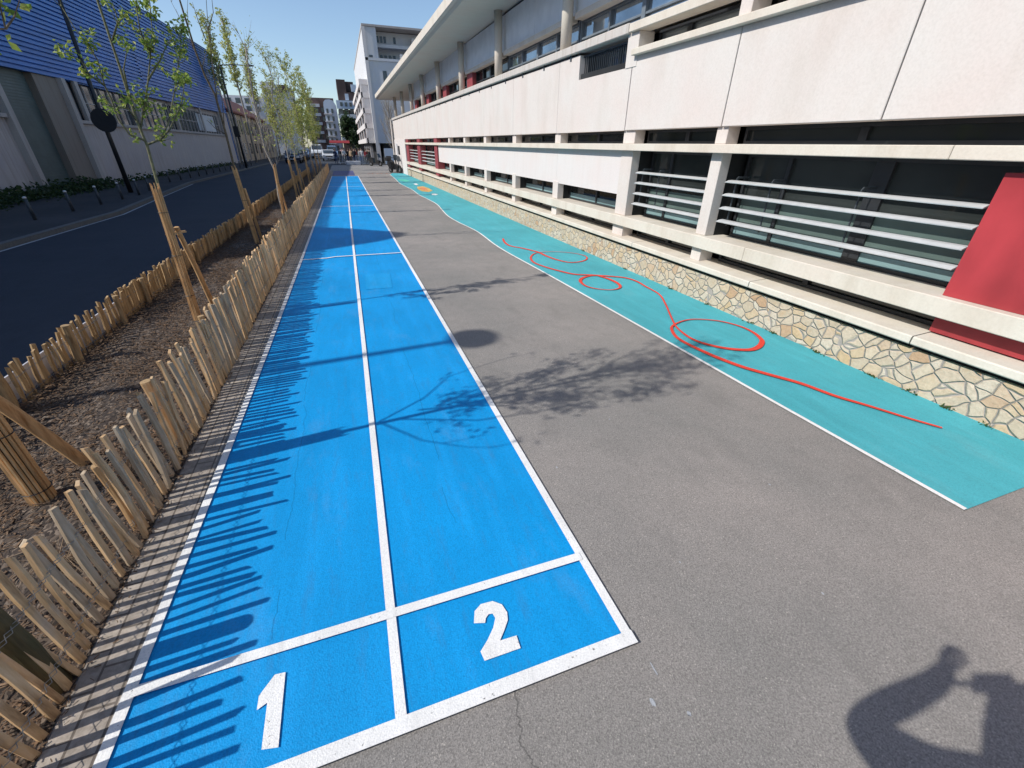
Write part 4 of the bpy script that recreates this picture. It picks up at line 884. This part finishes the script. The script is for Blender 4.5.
# ------------------------------------------------------------------ vehicles
def car(x, y, rot, paint, label, s=1.0, van=False):
    r = thing('parked_car', (0,0,0), label, 'car', 'cars on the street')
    L2, W2 = 2.1, .86
    prof = [(-2.1,.35),(-2.12,.62),(-2.0,.82),(-1.15,.95),(-.55,1.38),(.75,1.45),(1.45,1.05),(2.0,.95),(2.1,.6),(2.08,.35)] if not van else [(-2.3,.35),(-2.35,.8),(-2.2,1.05),(-1.75,1.25),(-1.25,1.9),(2.2,2.0),(2.35,1.2),(2.33,.35)]
    m = len(prof); vs = []
    for sx, k in ((-1,.0),(-1,.06),(1,.06),(1,.0)):
        for (a, z) in prof:
            tz = max(0, (z-.95))*.28; vs.append((sx*(W2-tz-(.05 if k == 0 else 0)) + (0 if k == 0 else -sx*.0), a*(1 if k == 0 else 1), z))
    b = MB(); b.prism([(a, z) for a, z in prof], -W2, W2, 'x')
    b.v = [(x_*(1-max(0, z_-.92)*.26), y_, z_) for x_, y_, z_ in b.v]
    b.build('body', paint, r)
    g = MB(); 
    if van: g.prism([(-1.79,1.26),(-1.32,1.84),(-1.29,1.84),(-1.6,1.26)], -.66, .66, 'x'); g.v = [(p[0], p[1]-.03, p[2]) for p in g.v]
    else: g.prism([(-1.16,.98),(-.6,1.36),(-.56,1.33),(-1.0,.98)], -.68, .68, 'x'); g.v = [(p[0], p[1]-.03, p[2]+.03) for p in g.v]
    g.build('windscreen', M['farglass'], r)
    for sx in (-1, 1):
        w = MB(); w.prism([(-.85,.99),(-.5,1.30),(.7,1.34),(1.2,1.02)] if not van else [(-1.3,1.25),(-1.1,1.75),(-.3,1.75),(-.3,1.25)], sx*.80 if sx > 0 else -.84, sx*.84 if sx > 0 else -.80, 'x')
        w.build('side_window', M['farglass'], r)
        h = MB(); h.prism([(sx*.45,.62),(sx*.80,.62),(sx*.80,.80),(sx*.5,.76)], -L2-.04 if not van else -2.38, -L2+.1, 'y'); h.build('headlight', M['lamp'], r)
        h = MB(); h.box(min(sx*.6,sx*.82), max(sx*.6,sx*.82), 2.0 if not van else 2.25, 2.13 if not van else 2.37, .68, .85); h.build('tail_light', M['tail'], r)
        mm = MB(); mm.box(min(sx*.86,sx*1.02), max(sx*.86,sx*1.02), -.85, -.75, .95, 1.08); mm.build('mirror', M['black'], r)
        for wy in (-1.35, 1.3):
            t = MB(); t.tube([(sx*.70,wy,.32),(sx*.885,wy,.32)], .32, 20); w = t.build('wheel', M['tyre'], r)
            q = MB(); q.tube([(sx*.886,wy,.32),(sx*.895,wy,.32)], .2, 14); q.build('rim', M['rim'], w)
    q = MB(); q.box(-.26,.26,-L2-.05 if not van else -2.39,-L2-.0,.42,.53); q.build('number_plate', M['render'], r)
    q = MB(); q.box(-.45,.45,-L2-.04 if not van else -2.38,-L2+.05,.56,.70); q.build('grille', M['black'], r)
    r.location = (x, y, 0); r.rotation_euler.z = rot; r.scale = (s, s, s); return r
car(-2.05, 76, .05, M['carw'], 'white car facing the camera just past the fence end')
car(-1.6, 84, .03, M['carb'], 'blue grey van stopped behind the white car', van=True)
car(-4.2, 92, .0, M['carw'], 'white van further down the road', 1.1, van=True)
car(-5.9, 66, 0, M['card'], 'dark blue car parked on the road beyond the leafy bed trees')
car(-6.0, 73, 0, M['cark'], 'black car parked behind the dark blue car')
car(-6.1, 80, 0, M['card'], 'second dark blue car in the row, behind the black car')
car(-6.1, 87, 0, M['carb'], 'grey blue car parked last in the row')
def scooter(x, y, rot, label, s=1):
    r = thing('motor_scooter', (0,0,0), label, 'scooter', 'scooters parked in the yard')
    b = MB(); b.prism([(-.55,.25),(-.6,.55),(-.3,.62),(-.1,.35),(.15,.33),(.25,.72),(.85,.8),(.9,.6),(.6,.3)], -.16, .16, 'x'); b.build('body', M['black'], r)
    b = MB(); b.prism([(.2,.74),(.25,.82),(.8,.88),(.85,.8)], -.13, .13, 'x'); b.build('seat', M['dark'], r)
    b = MB(); b.tube([(0,-.62,.3),(0,-.5,.7),(0,-.42,1.02)], .03, 8); b.tube([(-.32,-.38,1.06),(0,-.43,1.02),(.32,-.38,1.06)], .018, 8); b.build('handlebar', M['dark'], r)
    for wy in (-.65, .65):
        t = MB(); t.tube([(-.06,wy,.25),(.06,wy,.25)], .25, 18); w = t.build('wheel', M['tyre'], r); q = MB(); q.tube([(-.065,wy,.25),(.065,wy,.25)], .13, 12); q.build('rim', M['rim'], w)
    b = MB(); b.prism([(-.70,.86),(-.5,1.25),(-.47,1.24),(-.62,.86)], -.18, .18, 'x'); b.build('windshield', M['farglass'], r)
    b = MB(); b.bbox(-.18,.18,.75,1.1,.85,1.15,.03); b.build('top_box', M['black'], r)
    r.location = (x,y,0); r.rotation_euler.z = rot; r.scale = (s,s,s)
scooter(3.95, 40.6, .5, 'black scooter parked nearest, against the white end wall of the school')
scooter(4.0, 42.3, .3, 'second black scooter tucked behind the nearest one', 1.05)
scooter(3.3, 55.2, .8, 'black scooter standing alone in front of the barriers')
# barriers
proto = None
for i, (x, y) in enumerate(((1.7,59.2),(2.45,59.2),(-.2,61.5))):
    l = ['grey crowd barrier left of its twin before the apartment block','grey crowd barrier right of its twin, nearer the scooter','grey crowd barrier at the left behind the group of people'][i]
    if proto is None:
        proto = thing('crowd_barrier', (x,y,0), l, 'barrier', 'crowd barriers at the end of the yard')
        b = MB(); b.tube([(x-.34,y,.15),(x-.34,y,1.0),(x+.34,y,1.0),(x+.34,y,.15),(x-.34,y,.15)], .022, 6); b.build('frame', M['alu'], proto)
        b = MB(); 
        for k in range(6): b.tube([(x-.25+.1*k,y,.16),(x-.25+.1*k,y,.98)], .010, 5)
        b.build('bars', M['alu'], proto)
        for sx in (-.3,.3): MB().tube([(x+sx,y-.25,.02),(x+sx,y,.15),(x+sx,y+.25,.02)], .018, 6).build('foot', M['alu'], proto)
    else: o = copy_tree(proto); o.location = (x,y,0); o['label'] = l
for i,(x,w) in enumerate(((.2,.9),(1.1,.7))):
    tag(MB().bbox(x,x+w,58.4,58.9,0,.42,.03).build('concrete_block', M['greywall']), ['long low pale block on the ground before the people','short low pale block beside the first barrier'][i], 'block')
# ------------------------------------------------------------------ people
def skin_body(name, joints, edges, mats, root_i, subd=2):
    me = bpy.data.meshes.new(name); me.from_pydata([j[0] for j in joints], edges, [])
    ob = bpy.data.objects.new(name, me); col.objects.link(ob)
    mod = ob.modifiers.new('Skin', 'SKIN'); sv = me.skin_vertices[0].data if me.skin_vertices else None
    if sv is None:
        lay = me.attributes.get('skin_vertex'); me.update(); bpy.context.view_layer.objects.active = ob; bpy.ops.mesh.customdata_skin_add(); sv = me.skin_vertices[0].data
    for i, j in enumerate(joints): sv[i].radius = j[1] if hasattr(j[1], '__len__') else (j[1], j[1]); sv[i].use_root = (i == root_i)
    s = ob.modifiers.new('Sub', 'SUBSURF'); s.levels = subd; s.render_levels = subd
    bpy.context.view_layer.update()
    ev = ob.evaluated_get(bpy.context.evaluated_depsgraph_get()); m2 = bpy.data.meshes.new_from_object(ev)
    ob.modifiers.clear(); ob.data = m2
    for m in mats: m2.materials.append(m)
    m2.polygons.foreach_set('use_smooth', [True]*len(m2.polygons))
    return ob
def person(x, y, face, label, top, legs, hairm, step=.12, armb=.0, s=1.0, bag=None):
    J = [((0,0,.95),.125),((0,0,1.15),.12),((0,.0,1.38),.135),((0,0,1.48),.06),((0,-.02,1.56),.06),((0,-.01,1.68),.088),((0,0,1.76),.06),
         ((.17,0,1.40),.06),((.22,.02,1.15),.045),((.22,-.05-armb,.93+armb),.036),((.22,-.08-armb,.83+armb),.03),
         ((-.17,0,1.40),.06),((-.22,.02,1.15),.045),((-.22,-.05,.93),.036),((-.22,-.08,.83),.03),
         ((.09,0,.88),.095),((.1,-step*.6,.5),.065),((.1,-step*.3,.12),.045),((.1,-step*.3-.04,.04),.04),((.1,-step*.3-.2,.03),.03),
         ((-.09,0,.88),.095),((-.1,step*.2,.5),.065),((-.1,step,.13),.045),((-.1,step-.03,.04),.04),((-.1,step-.18,.03),.03)]
    E = [(0,1),(1,2),(2,3),(3,4),(4,5),(5,6),(2,7),(7,8),(8,9),(9,10),(2,11),(11,12),(12,13),(13,14),(0,15),(15,16),(16,17),(17,18),(18,19),(0,20),(20,21),(21,22),(22,23),(23,24)]
    b = skin_body('person', J, E, [M['skin'], top, legs, M['black']], 0, 1)
    for p in b.data.polygons:
        z = p.center.z; xx = abs(p.center.x)
        p.material_index = 3 if z < .09 else 2 if (z < .93 and xx < .19) else 0 if (z > 1.47 or z < .90+armb) else 1
    h = MB(); n = 8
    for i in range(5):
        for k in range(n):
            ph = i/4*math.pi*.62; a = 2*math.pi*k/n; rr = .100*math.sin(ph)+.002; h.v.append((rr*math.cos(a), .02+rr*1.1*math.sin(a), 1.69+.105*math.cos(ph)))
    for i in range(4):
        for k in range(n): h.f.append([i*n+k,(i+1)*n+k,(i+1)*n+(k+1)%n,i*n+(k+1)%n]); h.m.append(0)
    hb = h.build('hair', hairm, None, True); hb.parent = b
    b.location = (x,y,0); b.rotation_euler.z = face; b.scale = (s,s,s)
    tag(b, label, 'person', 'people at the end of the yard')
    if bag:
        q = MB(); q.bbox(-.15,.15,.11,.27,1.05,1.42,.03); o = q.build('backpack', bag); o.location = b.location; o.rotation_euler = b.rotation_euler; o.scale = b.scale
        tag(o, 'backpack worn by the ' + label, 'backpack')
def cl(n, c): return simple(n, c, .8, .1, 5)
C_ = {'navy':cl('navy_cloth',(.02,.03,.08)),'black':cl('black_cloth',(.015,.015,.018)),'white':cl('white_cloth',(.6,.6,.6)),'red':cl('red_cloth',(.35,.04,.04)),'grey':cl('grey_cloth',(.2,.2,.21)),'jean':cl('denim',(.06,.10,.20)),'tan':cl('tan_cloth',(.38,.27,.17)),'olive':cl('olive_cloth',(.10,.11,.06)),'pink':cl('pink_cloth',(.5,.25,.27))}
brownhair = simple('brown_hair', (.09,.05,.03), .6, .2, 40)
ppl = [(-.9,63,.2,'person in a navy jacket and jeans, leftmost of the group','navy','jean',.12),(-.35,64.5,2.6,'tall person in black beside the navy jacket','black','black',.05),
 (.1,62,.4,'person in a white top and black trousers among the group','white','black',.18),(.55,65,3,'person in a black coat with jeans, turned away','black','jean',.1),
 (.9,62.6,-.6,'person in a tan coat in the middle of the group','tan','black',.15),(1.25,60.2,.1,'person in a black jacket standing in front of the others','black','navy',.08),
 (1.55,64,.9,'person in a red top near the middle','red','jean',.12),(1.9,61.6,2.2,'person in a grey jumper behind the left barrier','grey','jean',.1),
 (2.2,63,-.3,'person in a white shirt and jeans behind the barriers','white','jean',.14),(2.65,61.4,.3,'person in a red jacket behind the right barrier','red','black',.1),
 (3.0,63.5,.6,'person in olive clothes near the apartment pillar','olive','black',.16),(-.1,68,.0,'person in a pink top farther back','pink','jean',.1),
 (.7,69,.3,'person in grey farther back between the others','grey','black',.12),(2.9,57.8,1.2,'dark clothed person standing by the lone scooter','black','black',.06)]
for i,(x,y,f,l,a,c,st) in enumerate(ppl):
    person(x,y,f,l,C_[a],C_[c],M['hair'] if i%3 else brownhair,st,.15*(i%4==2),.93+.03*(i%3), C_['black'] if i == 3 else None)
# ------------------------------------------------------------------ the photographer (throws the shadow at the lower right)
CAM = Vector((0,0,1.9))
def hand_joints(wrist, dirv, side, up, J, E, wi):
    """palm, four unequal curled fingers and a thumb as chains from the wrist vertex wi"""
    d = Vector(dirv).normalized(); s_ = Vector(side).normalized(); u = Vector(up).normalized(); w = Vector(wrist)
    pm = len(J); J.append((tuple(w+d*.05), (.034,.018))); E.append((wi, pm))
    for k, (ln, off) in enumerate(((.070,-.032),(.080,-.011),(.075,.011),(.060,.031))):
        base = w+d*.095+s_*off; prev = pm
        for t, cu in ((0,0),(.5,.12),(.85,.45),(1.0,.75)):
            p = base + d*ln*t*(1-.25*cu) + u*ln*cu*.8; J.append((tuple(p), .0095 if t < .9 else .008)); E.append((prev, len(J)-1)); prev = len(J)-1
    prev = pm
    for t, (a, b_, c_) in enumerate(((.02,-.045,.0),(.045,-.066,.012),(.07,-.072,.03))):
        J.append((tuple(w+d*(.03+a)+s_*b_+u*c_), .012-.001*t)); E.append((prev, len(J)-1)); prev = len(J)-1
PX, PY, PS = -.15, -.20, 1.13
RC, RS = math.cos(math.radians(20)), math.sin(math.radians(20))
def pp(x, y, z): return (PX+(x*RC+y*RS)*PS, PY+(-x*RS+y*RC)*PS, z*PS)
J = [(pp(0,0,.95),.15),(pp(0,.0,1.15),.145),(pp(0,.01,1.36),.165),(pp(0,.02,1.49),.07),(pp(0,.05,1.55),.065),(pp(0,.07,1.63),(.095,.10)),(pp(0,.06,1.73),(.09,.10)),(pp(0,.05,1.79),.055)]
E = [(0,1),(1,2),(2,3),(3,4),(4,5),(5,6),(6,7)]
for sx in (1,-1):
    n = len(J); J += [(pp(sx*.09,0,.86),.105),(pp(sx*.11,.02,.48),.075),(pp(sx*.12,0,.10),.05),(pp(sx*.12,.03,.045),.045),(pp(sx*.13,.17,.03),.035)]
    E += [(0,n),(n,n+1),(n+1,n+2),(n+2,n+3),(n+3,n+4)]
# right arm: elbow low and forward, left arm: elbow raised; both hands meet at the phone
n = len(J); J += [(pp(.19,.0,1.40),.09),((.26,-.32,1.42),.07),((.12,-.14,1.80),.042)]; E += [(2,n),(n,n+1),(n+1,n+2)]; rw = n+2
n = len(J); J += [(pp(-.20,.05,1.42),.10),((-.44,.11,1.66),.075),((-.20,.08,1.84),.05)]; E += [(2,n),(n,n+1),(n+1,n+2)]; lw = n+2
hand_joints(J[rw][0], (-.55,.25,.75), (.3,1,.2), (-.8,-.1,-.2), J, E, rw)
hand_joints(J[lw][0], (.25,.25,.85), (.2,1,.1), (.8,-.3,-.2), J, E, lw)
HX, HY = pp(0,.06,1.7)[:2]
ph = skin_body('person', J, E, [M['skin'], C_['navy'], C_['jean'], M['black']], 0, 2)
for p in ph.data.polygons:
    z = p.center.z; hd = (p.center.x-HX)**2+(p.center.y-HY)**2 < .03 and z > 1.70
    nearhand = (Vector(J[rw][0])-p.center).length < .24 and z > 1.8 or (Vector(J[lw][0])-p.center).length < .24 and z > 1.84
    p.material_index = 3 if z < .12 else 2 if z < 1.06 else 0 if (hd or nearhand) else 1
tag(ph, 'photographer holding up a phone with both arms, seen only by the shadow on the asphalt', 'person')
def part_of(o, mb, name, mat, sm=False):
    return mb.build(name, mat, o, sm)
hz = 1.70*PS; hy = PY+.06*PS
h = MB(); n = 14
for i in range(8):
    for k in range(n):
        phi = i/7*math.pi*.6; a = 2*math.pi*k/n; rr = .125*math.sin(phi)+.002
        h.v.append((HX+rr*math.cos(a)*.95, HY-.02+rr*1.1*math.sin(a), hz+.02+.135*math.cos(phi)+U(-.004,.004)))
for i in range(7):
    for k in range(n): h.f.append([i*n+k,(i+1)*n+k,(i+1)*n+(k+1)%n,i*n+(k+1)%n]); h.m.append(0)
part_of(ph, h, 'hair', M['hair'], True)
def fp(x, y, z): return (HX+(x*RC+y*RS), HY+(-x*RS+y*RC), hz+z)
for sx in (-1,1):
    part_of(ph, MB().tube([fp(sx*.036,.092,-.02),fp(sx*.036,.106,-.02)], [.015,.008], 10), 'eye', M['render'], True)
    part_of(ph, MB().tube([fp(sx*.107,-.01,-.05),fp(sx*.122,-.02,-.02),fp(sx*.112,-.01,.01)], [.01,.02,.01], 8), 'ear', M['skin'], True)
part_of(ph, MB().tube([fp(0,.10,0),fp(0,.128,-.045),fp(0,.10,-.055)], [.010,.017,.012], 8), 'nose', M['skin'], True)
part_of(ph, MB().tube([fp(-.03,.088,-.095),fp(0,.103,-.095),fp(.03,.088,-.095)], [.005,.009,.005], 8), 'mouth', M['awning'], True)
# ------------------------------------------------------------------ camera, sky, sun
ya, pi_, ro = math.radians(19.745), math.radians(-29.192), math.radians(.732)
fwd = Vector((math.sin(ya)*math.cos(pi_), math.cos(ya)*math.cos(pi_), math.sin(pi_)))
rt = Vector((math.cos(ya), -math.sin(ya), 0)); up = rt.cross(fwd)
r2 = rt*math.cos(ro)+up*math.sin(ro); u2 = -rt*math.sin(ro)+up*math.cos(ro)
cd = bpy.data.cameras.new('camera'); cam = bpy.data.objects.new('camera', cd); col.objects.link(cam)
mw = Matrix((( r2.x,u2.x,-fwd.x,CAM.x),(r2.y,u2.y,-fwd.y,CAM.y),(r2.z,u2.z,-fwd.z,CAM.z),(0,0,0,1)))
cam.matrix_world = mw; cd.sensor_width = 36; cd.lens = 421.5/1024*36; cd.clip_start = .02; cd.clip_end = 3000
scene.camera = cam
# the phone, its lens just behind the camera point
pb = MB(); c = CAM - fwd*.012
def pt(a, b_, d): v = c + r2*a + u2*b_ - fwd*d; return (v.x, v.y, v.z)
vs = [pt(a, b_, d) for d in (.0,.009) for a, b_ in ((-.135,-.055),(.03,-.055),(.03,.022),(-.135,.022))]
pb.add(vs, [(0,1,2,3),(7,6,5,4),(0,4,5,1),(1,5,6,2),(2,6,7,3),(3,7,4,0)])
tag(pb.build('phone', M['black']), 'black phone held level in both hands of the photographer', 'phone')
w = bpy.data.worlds.new('World'); scene.world = w; w.use_nodes = True
nt = w.node_tree; bg = nt.nodes['Background']; sk = nt.nodes.new('ShaderNodeTexSky'); sk.sky_type = 'NISHITA'; sk.sun_disc = False
EL = math.radians(40); d = Vector((1,.09,0)).normalized(); s_dir = Vector((-d.x*math.cos(EL), -d.y*math.cos(EL), math.sin(EL)))
sk.sun_elevation = EL; sk.sun_rotation = math.atan2(s_dir.x, s_dir.y) % (2*math.pi)
sk.air_density = 1.0; sk.dust_density = .6; sk.ozone_density = 2.6; sk.altitude = 50
nt.links.new(sk.outputs[0], bg.inputs[0]); bg.inputs[1].default_value = .15
sl = bpy.data.lights.new('sun', 'SUN'); sl.energy = 4.4; sl.angle = math.radians(.55); sl.color = (1,.95,.87)
so = bpy.data.objects.new('sun', sl); col.objects.link(so); so.rotation_euler = s_dir.to_track_quat('Z','Y').to_euler(); so.location = (-20,0,30)
vs_ = scene.view_settings; vs_.view_transform = 'Standard'; vs_.look = 'None'; vs_.exposure = 0.07; vs_.gamma = 1; vs_.use_curve_mapping = False
scene.render.engine = 'CYCLES'; scene.cycles.max_bounces = 6; scene.cycles.use_denoising = True
